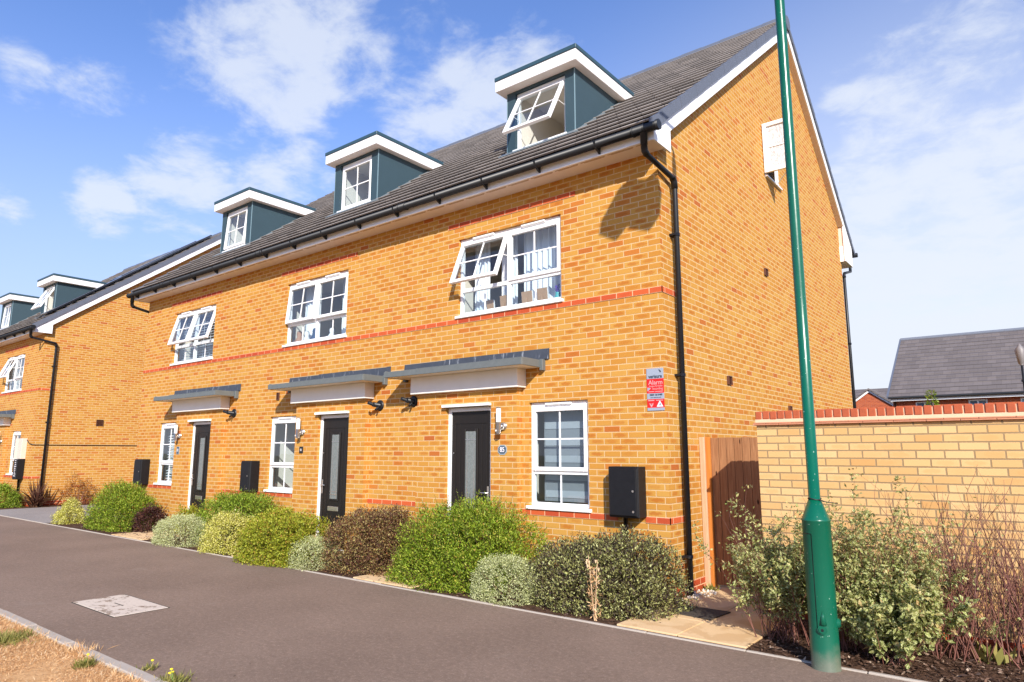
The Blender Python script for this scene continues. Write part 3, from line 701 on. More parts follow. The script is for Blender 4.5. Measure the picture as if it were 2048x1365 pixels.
def side_vent(par, X, y, z, w=0.13, h=0.12):
    m = MB(); a, b, c, d_ = y - w / 2, y + w / 2, z - h / 2, z + h / 2
    m.box(X + .0005, X + 0.035, a, a + .012, c, d_).box(X + .0005, X + 0.035, b - .012, b, c, d_).box(X + .0005, X + .035, a + .0125, b - .0125, d_ - .012, d_).box(X + .0005, X + .02, a + .0125, b - .0125, c, c + .012)
    k = c + 0.02
    while k < d_ - 0.02: m.box(X + .001, X + 0.022, a + .0125, b - .0125, k, k + 0.007); k += 0.018
    build('wall_vent', m, M['brown'], par)
def meter_box(par, x0, x1, z0=0.90, z1=1.45, pipe=True, d=0.20, label=None):
    m = MB().cbox(x0, x1, -d, -0.0005, z0, z1, 0.008)
    m.cbox(x0 - 0.012, x1 + 0.012, -d + 0.01, -0.0005, z0 - 0.012, z1 + 0.018, 0.008)
    o = build('meter_box', m, M['blackbox'], par, label=label)
    build('meter_door', MB().cbox(x0 + 0.012, x1 - 0.012, -d - 0.012, -d - 0.0005, z0 + 0.012, z1 - 0.012, 0.004), M['blackbox'], o)
    for zz_ in (0.06, 0.29): build('lock', MB().lathe([(0.013, -d - .018), (0.013, -d - .012)], x1 - 0.05, 0, 12, 'y', z0 + zz_), M['chrome'], o)
    if pipe: build('meter_pipe', MB().tube([((x0 + x1) / 2 - 0.05, -0.06, z0 + 0.02), ((x0 + x1) / 2 - 0.05, -0.05, 0.0)], 0.028, 10), M['black'], o)

def dormer(par, x0, x1, wx0, wx1, opens, label=None, win_kw={}):
    yf = 0.72; z1 = 7.425
    H = (wx0 - 0.002, wx1 + 0.002, 6.355, 7.375)
    m = MB(); grid_wall(m, 0, 0, x0, x1, 6.1, z1, [H], lambda u, v: (u, yf, v)); reveals(m, H, yf, yf + 0.11)
    for X in (x0, x1):
        m.poly([(X, yf, 6.1), (X, yf, z1), (X, 2.35, z1), (X, 2.35, 7.25)])
    dm = build('dormer', m, M['slate'], par, label=label)
    build('corner_trim', MB().box(x1 - 0.010, x1 + 0.003, yf - 0.003, yf + 0.010, 6.33, z1 - 0.002), M['cornertrim'], dm); build('corner_trim', MB().box(x0 - 0.003, x0 + 0.010, yf - 0.003, yf + 0.010, 6.33, z1 - 0.002), M['cornertrim'], dm)
    f = MB(); a, b = x0 - 0.11, x1 + 0.13
    f.box(a, b, 0.55, 2.75, z1, z1 + 0.175)
    build('dormer_fascia', f, M['whitepaint'], dm)
    build('dormer_soffit', MB().box(a + 0.004, b - 0.004, 0.556, 2.3, z1 - 0.006, z1 - 0.001), M['soffit'], dm)
    build('dormer_roof', MB().cbox(a - 0.015, b + 0.015, 0.535, 2.9, z1 + 0.1755, z1 + 0.245, 0.006), M['slatecap'], dm)
    build('lead_apron', MB().prism([(yf - 0.002, 6.40), (yf - 0.012, 6.39), (yf - 0.16, 6.285), (yf - 0.16, 6.275), (yf, 6.36)], x0 - 0.06, x1 + 0.06), M['leadplain'], dm)
    for sgn, X in ((-1, x0), (1, x1)): build('side_flashing', MB().prism([(0.70, zt(0.70) + .03), (0.70, zt(0.70) + .06), (2.25, zt(2.25) + .06), (2.25, zt(2.25) + .03)], min(X + sgn * .002, X + sgn * 0.05), max(X + sgn * .002, X + sgn * 0.05)), M['leadplain'], dm)
    fr = window(par, wx0, wx1, 6.40, 7.375, cols=1, transom=None, opens=opens, wall=yf, roomy=1.5, vent_out=0.0, label=label.replace('dormer', 'dormer window') if label else None)

def terrace(XR, W, bays, label, name='terraced_house', solar=False):
    XL = XR - W
    root = thing(name, (XR - W / 2, DEPTH / 2, 0), label, 'building')
    holes = []
    for b in bays: holes += [(b['U'][0] - .002, b['U'][1] + .002, 3.60, 4.832), (b['Gw'][0] - .002, b['Gw'][1] + .002, 0.90, 2.292)]
    wl = MB()
    grid_wall(wl, 0, 0, XL, XR, -0.25, 5.42, holes, lambda u, v: (u, 0, v))
    for H in holes: reveals(wl, H, 0, 0.12)
    # gables
    for X in (XL, XR):
        if X == XR and not solar:
            hy0, hy1, hz0, hz1 = 4.27, 5.07, 6.43, 7.38
            wl.poly([(X, 0, -.25), (X, hy0, -.25), (X, hy0, zt(hy0) - .2), (X, 0, zt(0) - .2)])
            wl.poly([(X, hy0, -.25), (X, hy1, -.25), (X, hy1, hz0), (X, hy0, hz0)]); wl.poly([(X, hy0, hz1), (X, hy1, hz1), (X, hy1, zt(hy1) - .2), (X, hy0, zt(hy0) - .2)])
            wl.poly([(X, hy1, -.25), (X, DEPTH, -.25), (X, DEPTH, zt(DEPTH) - .2), (X, YA, ZA - .2), (X, hy1, zt(hy1) - .2)])
            wl.poly([(X, hy0, hz0), (X - .1, hy0, hz0), (X - .1, hy0, hz1), (X, hy0, hz1)]); wl.poly([(X, hy1, hz0), (X - .1, hy1, hz0), (X - .1, hy1, hz1), (X, hy1, hz1)])
            wl.poly([(X, hy0, hz1), (X - .1, hy0, hz1), (X - .1, hy1, hz1), (X, hy1, hz1)]); wl.poly([(X, hy0, hz0), (X - .1, hy0, hz0), (X - .1, hy1, hz0), (X, hy1, hz0)])
        else:
            wl.poly([(X, 0, -.25), (X, DEPTH, -.25), (X, DEPTH, zt(DEPTH) - .2), (X, YA, ZA - .2), (X, 0, zt(0) - .2)])
    wl.poly([(XL, DEPTH, -.25), (XR, DEPTH, -.25), (XR, DEPTH, 6.3), (XL, DEPTH, 6.3)])
    build('wall', wl, M['brick'], root)
    # coloured courses
    rc = MB(); P = 0.009
    def band(z, segs, name_, lb=None, side=0.5):
        for k_, (a, b) in enumerate(segs):
            m = MB().box(a, b, -P, -0.0002, z + .0005, z + 0.0745)
            if side and k_ == 0: m.box(XR + .0002, XR + P, -P + 0.0, side, z + .0005, z + 0.0745)
            build(name_, m, M['red'], root, label=lb)
    U = [(b['U'][0], b['U'][1]) for b in bays]
    band(3.525, [(XL, XR + P)], 'string_course', side=0.36)
    segs = []; cur = XR + P
    for b in bays:
        for a0, a1 in sorted([b['panel']] + ([b['meter']] if b.get('meter') else []), reverse=True):
            segs.append((a1, cur)); cur = a0
    segs.append((XL, cur)); band(0.825, [s_ for s_ in segs if s_[1] > s_[0] + .02], 'sill_course', side=0.36)
    for b in bays: band(5.025, [(b['U'][0] - 0.23, b['U'][1] + 0.24)], 'head_course', side=0)
    m = MB().box(XL, XR + P, -P, -.0002, -.1, 0.149).box(XR + .0002, XR + P, -P, DEPTH, -.1, .149); build('damp_course', m, M['red'], root)
    # roof, front and back rows of tiles
    g_ = 0.345; ca, sa = cos(math.atan(SL)), sin(math.atan(SL)); mb = MB(); vgs = (MB(), MB()); k = 0
    cuts = [(b['dormer'][0], b['dormer'][1]) for b in bays]
    while True:
        y0 = -0.38 + k * g_ * ca; z0 = zt(y0)
        if y0 > YA - 0.06: break
        y1 = min(y0 + g_ * ca + 0.02, YA); z1 = zt(y1)
        q_ = lambda s_, n_: (y0 + s_ * ca - n_ * sa, z0 + s_ * sa + n_ * ca)
        prof = [q_(.09, .012), q_(0.004, .030), q_(0, .050), q_(.012, .056), (y1, z1 + .012), (y1, z1 - 0.01)]
        xs = [XL - 0.12, XR + 0.12]
        if 4 <= k <= 9:
            for c in sorted(cuts): xs[-1:-1] = [c[0] + .01, c[1] - .01]
        for a, b in zip(xs[::2], xs[1::2]): mb.prism(prof, a, b)
        for vg, X0, X1 in ((vgs[0], XR + 0.105, XR + 0.155 + k % 2 * .003), (vgs[1], XL - 0.155 - k % 2 * .003, XL - 0.105)):
            vg.prism([(y0 + .0, z0 - .10), (y0 - .0 - .05 * sa, z0 + .064 * ca), (y1, z1 + .048), (y1, z1 - 0.10)], X0, X1)
        k += 1
    cb, sb_ = cos(math.atan(SB)), sin(math.atan(SB)); k = 0
    while True:
        y0 = 10.42 - k * g_ * cb; z0 = zt(y0)
        if y0 < YA + 0.06: break
        y1 = max(y0 - g_ * cb - 0.02, YA); z1 = zt(y1)
        mb.prism([(y0, z0), (y1, z1 - .01), (y1, z1 + .006), (y0 + .03 * sb_, z0 + .03 * cb)], XL - .12, XR + .12)
        for vg, X0, X1 in ((vgs[0], XR + 0.105, XR + 0.155 + k % 2 * .003), (vgs[1], XL - 0.155 - k % 2 * .003, XL - 0.105)):
            vg.prism([(y0, z0 - .09), (y1, z1 - .09), (y1, z1 + .02), (y0 + .04 * sb_, z0 + .045 * cb)], X0, X1)
        k += 1
    rf = build('roof', mb, M['tile'], root)
    for vg in vgs: build('verge_cap', vg, M['verge'], rf)
    rd = MB(); x = XL - 0.15; n = 0
    while x < XR + 0.15:
        x2 = min(x + 0.44, XR + 0.15); rd.prism([(YA + (0.125 + n % 2 * .006) * cos(t), ZA - 0.03 + (0.125 + n % 2 * .006) * sin(t)) for t in [pi * j / 8 for j in range(9)]], x, x2); x = x2; n += 1
    rd.prism([(YA + .14 * cos(t), ZA - .07 + .15 * sin(t)) for t in [2 * pi * j / 12 for j in range(12)]], XR + .151, XR + .17)
    build('ridge_tiles', rd, M['verge'], rf)
    # bargeboards, eaves box ends, verge soffit
    ys = [0.14, 2, 4, YA, 7.5, 9.5]
    for s_, X in ((1, XR), (-1, XL)):
        bg_ = MB(); vs = MB()
        xa, xb = sorted((X + s_ * 0.10, X + s_ * 0.125)); pa, pb = sorted((X + s_ * 0.0005, X + s_ * 0.0995))
        bot = [(y, zt(y) - 0.30) for y in (0.14, YA)] ; top = [(y, zt(y) - 0.07) for y in (YA, 0.14)]
        bg_.prism(bot + top, xa, xb)
        bot = [(y, zt(y) - 0.30) for y in (YA, 9.5)]; top = [(y, zt(y) - 0.07) for y in (9.5, YA)]
        bg_.prism(bot + top, xa, xb)
        bg_.prism([(-0.325, 5.31), (0.1395, 5.31), (0.1395, zt(.14) - .07), (-0.325, zt(-.325) - .05)], xa, xb)
        bg_.prism([(9.5005, 6.05), (10.22, 6.05), (10.22, zt(10.22) - .05), (9.5005, zt(9.5) - .07)], xa, xb)
        bg_.box(pa, pb, 9.52, 9.53, 6.05, 6.42); vs.box(pa, pb, 9.53, 9.54, 6.421, 6.95)
        vs.prism([(0.12, zt(.12) - .295), (YA, ZA - .295), (YA, ZA - .28), (0.12, zt(.12) - .28)], pa, pb)
        vs.prism([(YA, ZA - .295), (9.5, zt(9.5) - .295), (9.5, zt(9.5) - .28), (YA, ZA - .28)], pa, pb)
        bgo = build('bargeboard', bg_, M['whitepaint'], root)
        build('verge_soffit', vs, M['tan'], bgo)
    fa = MB().box(XL - 0.0995, XR + 0.0995, -0.325, -0.305, 5.31, 5.50).box(XL - .0995, XR + .0995, -.334, -.3255, 5.31, 5.325)
    x = XL + 1.7
    while x < XR - 1: fa.box(x, x + 0.05, -0.3285, -0.3255, 5.326, 5.49); x += 4.9
    fas = build('fascia', fa, M['whitepaint'], root)
    so = MB().box(XL - 0.0995, XR + 0.0995, -0.305, 0.0, 5.315, 5.325)
    build('soffit', so, M['soffit'], fas)
    vt = MB(); x = XL + 0.05; n = 0
    while x < XR - 0.05: vt.box(x, min(x + 0.36, XR), -0.283, -0.268, 5.3125, 5.3145); vt.box(x + .04, min(x + 0.34, XR), -0.258, -0.250, 5.3125, 5.3145); x += 0.40
    build('soffit_vent', vt, M['vslot'], fas)
    build('back_fascia', MB().box(XL - 0.0995, XR + .0995, 10.19, 10.21, 6.05, 6.5).box(XL - 0.0995, XR + .0995, 9.6, 10.19, 6.05, 6.06), M['whitepaint'], root)
    # gutters
    gt = MB(); gy, gz = -0.402, 5.437
    gt.tube([(XL - 0.24, gy, gz), (XR + 0.22, gy, gz)], 0.055, 16)
    gu = build('gutter', gt, M['black'], root)
    x = XL + 0.15; rr = random.Random(3)
    while x < XR:
        br = MB().prism([(-0.328, 5.44), (-0.328, 5.33), (-0.345, 5.33), (-0.43, 5.375), (-0.46, 5.43), (-0.47, 5.47), (-0.462, 5.47), (-0.44, 5.40)], x - 0.012, x + 0.012)
        build('gutter_bracket', br, M['black'], gu); x += 0.93
    for ux in [XR - 0.02, XR - 4.15, XR - 8.2, XR - 12.2]:
        if ux > XL: build('gutter_joint', MB().tube([(ux - .09, gy, gz), (ux - .075, gy, gz)], 0.066, 16).tube([(ux + .06, gy, gz), (ux + .075, gy, gz)], 0.066, 16).tube([(ux - .07, gy, gz), (ux + .06, gy, gz)], 0.061, 16), M['black'], gu)
    build('gutter_end_cap', MB().tube([(XR + .20, gy, gz), (XR + .235, gy, gz)], 0.064, 16), M['black'], gu); build('gutter_end_cap', MB().tube([(XL - .25, gy, gz), (XL - .22, gy, gz)], 0.064, 16), M['black'], gu)
    build('back_gutter', MB().tube([(XL - .2, 10.46, 6.40), (XR + .2, 10.46, 6.40)], 0.055, 14), M['black'], root)
    def downpipe(X, s_, yb, zlow):
        r = 0.034; xo = X + s_ * 0.03
        p = MB().tube([(xo, gy, gz - 0.03), (xo, gy, 5.19)], r, 14).tube([(xo, gy, 5.38), (xo, gy, 5.24)], r * 1.3, 14)
        xw = X + s_ * 0.075
        p.tube([(xo, gy, 5.22), (xo, gy + .01, 5.17), (xo + s_ * .004, gy + .05, 5.135), (xw, yb - 0.05, 5.03), (xw, yb - .01, 4.99), (xw, yb, 4.94), (xw, yb, zlow)], r, 14)
        p.tube([(xo, gy, 5.22), (xo, gy + .01, 5.165), (xo + s_ * .004, gy + .055, 5.13)], r * 1.22, 14); p.tube([(xw, yb - 0.055, 5.035), (xw, yb - .01, 4.99), (xw, yb, 4.90)], r * 1.22, 14)
        o = build('downpipe', p, M['black'], root)
        for zz_ in (4.30, 3.45 - .9, 0.45):
            c = MB().tube([(xw, yb, zz_ - 0.018), (xw, yb, zz_ + 0.018)], r * 1.25, 14); lo, hi = sorted((X, xw)); c.box(lo, hi, yb - 0.055, yb + 0.055, zz_ - 0.012, zz_ + 0.012)
            build('pipe_clip', c, M['black'], o)
    downpipe(XR, 1, 0.31, 0.0)
    downpipe(XL, -1, 0.31, 0.0)
    bp = MB().tube([(XR + .02, 10.42, 6.38), (XR + .02, 10.42, 6.0), (XR + .02, 9.75, 5.82), (XR + .02, 9.68, 5.75), (XR + .02, 9.68, 0)], 0.034, 12)
    for zz_ in (5.7, 4.1, 2.3): bp.tube([(XR + .02, 9.68, zz_), (XR + .02, 9.68, zz_ + .04)], 0.045, 12)
    build('downpipe', bp, M['black'], root, label='downpipe at the back corner of the gable')
    for i, b in enumerate(bays):
        px0, px1 = b['panel']; dxc, dw = b['door']
        H = (dxc - dw / 2, dxc + dw / 2, -0.3, 2.271); m = MB()
        grid_wall(m, 0, 0, px0, px1, -0.25, 2.5, [H], lambda u, v: (u, -0.11, v))
        for X in (px0, px1): m.poly([(X, -0.11, -.25), (X, 0, -.25), (X, 0, 2.5), (X, -0.11, 2.5)])
        reveals(m, H, -0.11, 0.0)
        build('porch_wall', m, M['brick'], root)
        front_door(root, dxc, dw, b.get('dl'), b.get('hl', True)); canopy(root, (px0 + px1) / 2, b.get('cl'))
        wall_light(root, b['light'])
        window(root, b['U'][0], b['U'][1], 3.645, 4.83, transom=4.03, opens=b['uo'], label=b.get('ul'))
        window(root, b['Gw'][0], b['Gw'][1], 0.945, 2.29, cols=1, transom=1.38, opens=(0,), label=b.get('gl'), lowbar=True)
        if b.get('meter'): meter_box(root, *b['meter'], pipe=b.get('mpipe', False))
        if b.get('flue'): flue(root, *b['flue'])
        d0, d1, w0, w1 = b['dormer']; dormer(root, d0, d1, w0, w1, b['do'], b.get('dml'))
    return root
M['doorglass'] = simple('frosted_door_glass', (0.17, 0.19, 0.185), 0.25, var=0.5, scale=40)
M['cabinet'] = simple('weathered_cream_cabinet', (0.62, 0.54, 0.45), 0.6, var=0.1)
M['cornertrim'] = simple('pale_corner_trim', (0.18, 0.27, 0.31), 0.5)
M['leadplain'] = simple('grey_lead', (0.16, 0.19, 0.21), 0.55, var=0.25)

near = terrace(0.0, 13.79, [
    dict(U=(-3.32, -1.45), uo=(22, 0), Gw=(-1.99, -1.07), panel=(-4.03, -2.11), door=(-3.0, 0.86), hl=False, light=-2.36, meter=(-0.67, -0.30), mpipe=True, flue=(-4.23, 2.41),
         dormer=(-2.96, -1.65, -2.79, -1.83), do=(28,), dml='dormer nearest the gable, its sash tilted wide open', ul='upper window with its left sash tilted open', gl='ground-floor window with a striped grey blind', dl='black door beside plate 85', cl='canopy nearest the gable'),
    dict(U=(-7.82, -5.98), uo=(5.5, 3), Gw=(-8.16, -7.24), panel=(-7.16, -5.24), door=(-6.08, 0.84), light=-6.95, meter=(-8.74, -8.43), flue=(-5.01, 2.38),
         dormer=(-7.47, -6.14, -7.29, -6.34), do=(0,), dml='middle dormer, its window shut', ul='middle upper window with both sashes slightly ajar', gl='ground-floor window right of the middle meter box', dl='middle black door', cl='middle canopy'),
    dict(U=(-12.35, -10.52), uo=(15, 15), Gw=(-12.67, -11.75), panel=(-11.67, -9.73), door=(-10.58, 0.84), light=-11.47, meter=(-13.36, -13.02), flue=(-9.47, 2.41),
         dormer=(-11.89, -10.58, -11.72, -10.78), do=(4,), dml='leftmost dormer of the terrace', ul='upper window with both sashes tilted open', gl='ground-floor window with white slatted blinds', dl='leftmost black door of the terrace', cl='leftmost canopy of the terrace')],
    'terrace of three orange brick houses with three blue-grey dormers, its gable beside the green post')
air_brick(near, -7.93, 2.675)
for q in ((3.92, 4.60), (2.01, 2.63), (4.77, 2.36)): side_vent(near, 0.0, *q)
# gable window: a side-hung casement swung fully open, square to the gable
gw = MB(); y0, y1, z0, z1 = 4.275, 5.065, 6.435, 7.375
gw.box(-.06, -.01, y0, y0 + .045, z0, z1).box(-.06, -.01, y1 - .045, y1, z0, z1).box(-.06, -.01, y0 + .0455, y1 - .0455, z0, z0 + .045).box(-.06, -.01, y0 + .0455, y1 - .0455, z1 - .045, z1)
gwo = build('gable_window', gw, M['white'], near, label='small frosted casement high in the gable, swung wide open')
build('sash', MB().ring(0.012, 0.50, z0 + .01, z1 - .02, .07, 4.185, 4.235).box(.0825, .4295, 4.20, 4.212, 6.895, 6.915), M['white'], gwo)
build('glass', MB().poly([(.08, 4.213, z0 + .07), (.43, 4.213, z0 + .07), (.43, 4.213, z1 - .08), (.08, 4.213, z1 - .08)]), M['obsc'], gwo)
build('stay', MB().tube([(0.0, 4.9, z0 + .02), (0.42, 4.25, z0 + .02)], .008, 6), M['white'], gwo)
build('sill', MB().box(-.01, .045, y0 - .04, y1 + .02, z0 - .035, z0 - .006), M['white'], gwo)
build('room', MB().poly([(-1.2, 3.9, 6.2), (-1.2, 5.5, 6.2), (-1.2, 5.5, 7.6), (-1.2, 3.9, 7.6)]).poly([(-.11, 5.5, 6.2), (-1.2, 5.5, 6.2), (-1.2, 5.5, 7.6), (-.11, 5.5, 7.6)]).poly([(-.11, 3.9, 7.6), (-.11, 5.5, 7.6), (-1.2, 5.5, 7.6), (-1.2, 3.9, 7.6)]), M['cream'], gwo)

left = terrace(-21.0, 9.3, [
    dict(U=(-24.52, -22.68), uo=(22, 2), Gw=(-23.06, -22.2), panel=(-25.3, -23.4), door=(-24.3, 0.84), hl=False, light=-23.65, flue=(-25.5, 2.4),
         dormer=(-24.15, -22.86, -24.0, -23.05), do=(27,), dml='dormer nearest the solar panels, its sash tilted open', ul='upper window nearest the corner, left sash tilted open', gl='ground-floor window beside the open white cabinet', dl='black door', cl='canopy nearest the corner'),
    dict(U=(-29.0, -27.15), uo=(0, 0), Gw=(-29.4, -28.5), panel=(-28.4, -26.5), door=(-27.3, 0.84), light=-28.2, flue=(-26.2, 2.4),
         dormer=(-28.7, -27.43, -28.5, -27.6), do=(3,), dml='dormer at the left edge of the photo', ul='upper window at the left edge', gl='second ground-floor window', dl='second black door', cl='second canopy')],
    'orange brick terrace across the driveway with solar panels, at the left edge of the photo', solar=True)
side_vent(left, -21.0, 1.80, 2.58, 0.2, 0.2)
# open white meter cabinet above a black box with white printing
cab = build('meter_cabinet', MB().cbox(-21.80, -21.5, -0.14, -0.001, 1.42, 2.05, .006), M['cabinet'], left, label='white cabinet with its door swung open')
build('cabinet_door', MB().prismz([(-21.80, -.14), (-22.02, -.17), (-22.02, -.155), (-21.81, -.125)], 1.42, 2.05), M['cabinet'], cab)
bb_ = build('meter_box', MB().cbox(-21.84, -21.5, -0.20, -0.001, 0.80, 1.415, .008).tube([(-21.68, -.06, .82), (-21.68, -.06, 0)], .03, 8), M['blackbox'], left, label='black box printed with white text below the white cabinet')
mk = MB(); rr = random.Random(4)
for k in range(9):
    zz_ = 1.36 - k * .058; mk.box(-21.67 - rr.uniform(.04, .10), -21.67 + rr.uniform(.04, .10), -.2025, -.2005, zz_, zz_ + .022)
build('box_print', mk, M['signwhite'], bb_)
build('wall_cable', MB().tube([(-21.45, -.03, 2.0), (-21.25, -.03, 1.9), (-20.985, -.03, 1.86), (-20.985, 0.05, 1.85), (-20.985, 9.5, 1.85)], .012, 6), M['cable'], left)
# solar panels on their rails, parts of the left terrace
n_ = Vector((0, -sin(math.atan(SL)), cos(math.atan(SL)))); up_ = Vector((0, cos(math.atan(SL)), sin(math.atan(SL))))
def panel(xa, xb, s0, s1):
    o = Vector((0, -0.38, zt(-.38))); m = MB(); c = []
    for lift in (0.11, 0.145):
        for x, s_ in ((xa, s0), (xb, s0), (xb, s1), (xa, s1)):
            p = o + up_ * s_ + n_ * lift; c.append((x, p.y, p.z))
    m.poly([c[3], c[2], c[1], c[0]]).poly(c[4:]).poly([c[0], c[1], c[5], c[4]]).poly([c[1], c[2], c[6], c[5]]).poly([c[2], c[3], c[7], c[6]]).poly([c[3], c[0], c[4], c[7]])
    q = build('solar_panel', m, M['solar'], left)
    r = MB()
    for x in (xa + .2, xb - .2):
        p0 = o + up_ * (s0 - .12) + n_ * .08; p1 = o + up_ * (s1 + .1) + n_ * .08
        r.tube([(x, p0.y, p0.z), (x, p1.y, p1.z)], .018, 4)
    r.tube([(xb - .02, (o + up_ * s0 + n_ * .155).y, (o + up_ * s0 + n_ * .155).z), (xb - .02, (o + up_ * s1 + n_ * .155).y, (o + up_ * s1 + n_ * .155).z)], .012, 4)
    for s_ in (s0 + .3, (s0 + s1) / 2, s1 - .3):
        p = o + up_ * s_; r.box(xb - .3, xb - .26, p.y - .03, p.y + .03, p.z, p.z + .14)
    build('panel_rail', r, M['alu'], q)
for a, b, c, d_ in ((-22.55, -21.55, 0.75, 2.4), (-22.55, -21.55, 2.43, 4.1), (-22.55, -21.55, 4.13, 5.8), (-22.55, -21.55, 5.83, 7.3), (-23.6, -22.58, 3.9, 5.55), (-23.6, -22.58, 5.58, 7.2)): panel(a, b, c, d_)
# ---------------------------------------------------------------- garden wall, gate, signs, lamp
def garden_wall():
    t = thing('garden_wall', (5.2, 0.15, 0), 'buff brick garden wall capped with red bricks on edge, to the right of the timber gate', 'wall')
    x0, x1 = 1.03, 12.0
    build('brickwork', MB().box(x0, x1, 0.0, 0.30, -0.2, 1.913), M['buff'], t)
    build('plinth', MB().box(x0 - .006, x1, -0.008, 0.308, -0.25, 0.074), M['red'], t)
    m = MB(); rr = random.Random(5); x = x0 - 0.03
    while x < x1: m.cbox(x, x + 0.262, -0.035 + rr.uniform(-.003, .003), 0.335, 1.914, 1.928, .003); x += 0.265
    x = x0 - 0.16
    while x < x1: m.cbox(max(x, x0 - 0.026), x + 0.262, -0.028 + rr.uniform(-.003, .003), 0.328, 1.930, 1.944, .003); x += 0.265
    build('creasing_tiles', m, M['creasing'], t)
    build('mortar_bed', MB().box(x0 - 0.008, x1, -0.006, 0.306, 1.9445, 1.977).box(x0 + .004, x1, 0.004, 0.296, 1.977, 2.048), M['copemortar'], t)
    m = MB(); x = x0 - 0.005
    while x < x1:
        w_ = 0.065 + rr.uniform(-.003, .003); dz = rr.uniform(-.003, .003)
        m.cbox(x, x + w_, -0.010 + rr.uniform(-.003, .003), 0.31, 1.975 + dz, 2.06 + dz, .006); x += w_ + 0.0125 + rr.uniform(-.002, .002)
    build('coping', m, M['coping'], t)
garden_wall()
def gate():
    t = thing('garden_gate', (0.6, 0.97, 0), 'brown close-boarded timber gate between the gable and the buff wall', 'gate')
    rr = random.Random(9); x = 0.125
    while x < 1.28:
        m = MB().cbox(x, x + 0.094, 0.955 + rr.uniform(-.002, .002), 0.975, 0.06 + rr.uniform(-.004, .004), 1.815 + rr.uniform(-.006, .006), .003)
        build('board', m, M['gate'], t); x += 0.0985
    build('ledge', MB().cbox(.13, 1.28, .976, 1.01, .25, .35).cbox(.13, 1.28, .976, 1.01, 1.0, 1.1).cbox(.13, 1.28, .976, 1.01, 1.6, 1.7), M['gate'], t)
    p = build('gate_post', MB().cbox(0.003, 0.068, 0.885, 1.02, 0.0, 1.82, .004), M['gatepost'], t, label='pale timber post fixed to the gable')
    build('post_batten', MB().cbox(0.0685, 0.123, 0.915, 0.99, 0.0, 1.82, .003), M['gateorange'], p)
gate()
def lamp():
    X, Y = 1.945, -1.455
    t = thing('street_lamp', (X, Y, 0), 'tall green tapered-base street lamp standing at the pavement edge', 'street lamp')
    R0 = 0.105
    build('base_column', MB().lathe([(R0 + .004, -0.05), (R0 + .003, .004), (R0, .012), (R0, 1.095), (R0 + 0.004, 1.10), (R0 + 0.004, 1.108), (R0 - .002, 1.114), (0.047, 1.262)], X, Y, 48), M['post'], t)
    build('upper_column', MB().lathe([(0.0445, 1.2621), (0.044, 3.0), (0.042, 6.9), (0.034, 6.96)], X, Y, 32), M['post'], t)
    # inspection door: an engraved slot line and its key boss, on the face towards the pavement
    a0 = atan2(-7.276 - Y, 3.479 - X)
    def on(a, z, r=R0): return (X + r * cos(a), Y + r * sin(a), z)
    sl = MB(); aL = a0 - 0.42
    def strip(pa, pb, w):
        sl.tube([on(pa[0], pa[1], R0 + .0003), on((pa[0] + pb[0]) / 2, (pa[1] + pb[1]) / 2, R0 + .0003), on(pb[0], pb[1], R0 + .0003)], w, 4)
    strip((aL, 1.0), (aL, .31), .0032)
    for k in range(6): strip((aL - .13 * k, 1.003), (aL - .13 * (k + 1), 1.003), .003)
    aB = a0 - 0.10
    for k in range(4): strip((aL + .0 * k, .31), (aL + .02, .30), .003)
    build('door_gap', sl, M['black'], t)
    def boss(a, z, nm):
        c = Vector((cos(a), sin(a), 0)); o = Vector(on(a, z, R0 - .01)); side = Vector((-sin(a), cos(a), 0)); m = MB()
        for rad, dp in ((0.034, 0.022), (0.024, 0.030)):
            ring = []
            m.tube([tuple(o), tuple(o + c * dp)], rad, 20)
        b_ = build(nm, m, M['post'], t)
        build('key_hole', MB().tube([tuple(o + c * .0302), tuple(o + c * .0312)], 0.011, 12), M['black'], b_)
        return o, c
    boss(aB + .02, 0.30, 'key_boss'); boss(a0 + 1.45, 0.34, 'key_boss')
    m = MB(); o = Vector(on(aB + .1, 0.0)); c = Vector((cos(aB + .1), sin(aB + .1), 0))
    m.tube([(o.x - c.x * .01, o.y - c.y * .01, .45), (o.x - c.x * .004, o.y - c.y * .004, .40), (o.x, o.y, .335)], [.006, .014, .026], 12)
    build('door_swell', m, M['post'], t)
    # arm and lantern above the frame
    hy = -2.40
    build('lamp_arm', MB().tube([(X, Y, 6.93), (X, Y, 7.05), (X, Y - .1, 7.14), (X, hy, 7.16)], .024, 10), M['post'], t)
    xs = lambda x: x - hy; zs = lambda z: z - hy * SUN.z / -SUN.y
    def head(p0, p1, w0, w1, dy):
        a = Vector((xs(p0[0]), hy + dy, zs(p0[1]))); b = Vector((xs(p1[0]), hy + dy, zs(p1[1]))); e = (b - a).normalized(); s_ = Vector((e.z, 0, -e.x)); Ln = (b - a).length
        pts = [a + s_ * w0 * .4, a + e * Ln * .12 + s_ * w0, a + e * Ln * .75 + s_ * w1, b + s_ * w1 * .72, b - s_ * w1 * .72, a + e * Ln * .75 - s_ * w1, a + e * Ln * .12 - s_ * w0, a - s_ * w0 * .4]
        h_ = build('lamp_head', MB().prismy([(q.x, q.z) for q in pts], hy + dy - .035, hy + dy + .035), M['post'], t)
        c0 = a + e * Ln * .45; q = [c0 + s_ * w1 * .6, b - e * .06 + s_ * w1 * .5, b - e * .06 - s_ * w1 * .5, c0 - s_ * w1 * .6]
        build('lamp_lens', MB().prismy([(k.x, k.z) for k in q], hy + dy - .042, hy + dy - .0355), M['lampglass'], h_)
    head((-.36, 4.98), (-.70, 4.37), .14, .19, .0); head((-.15, 4.90), (-.33, 4.32), .16, .20, .075)
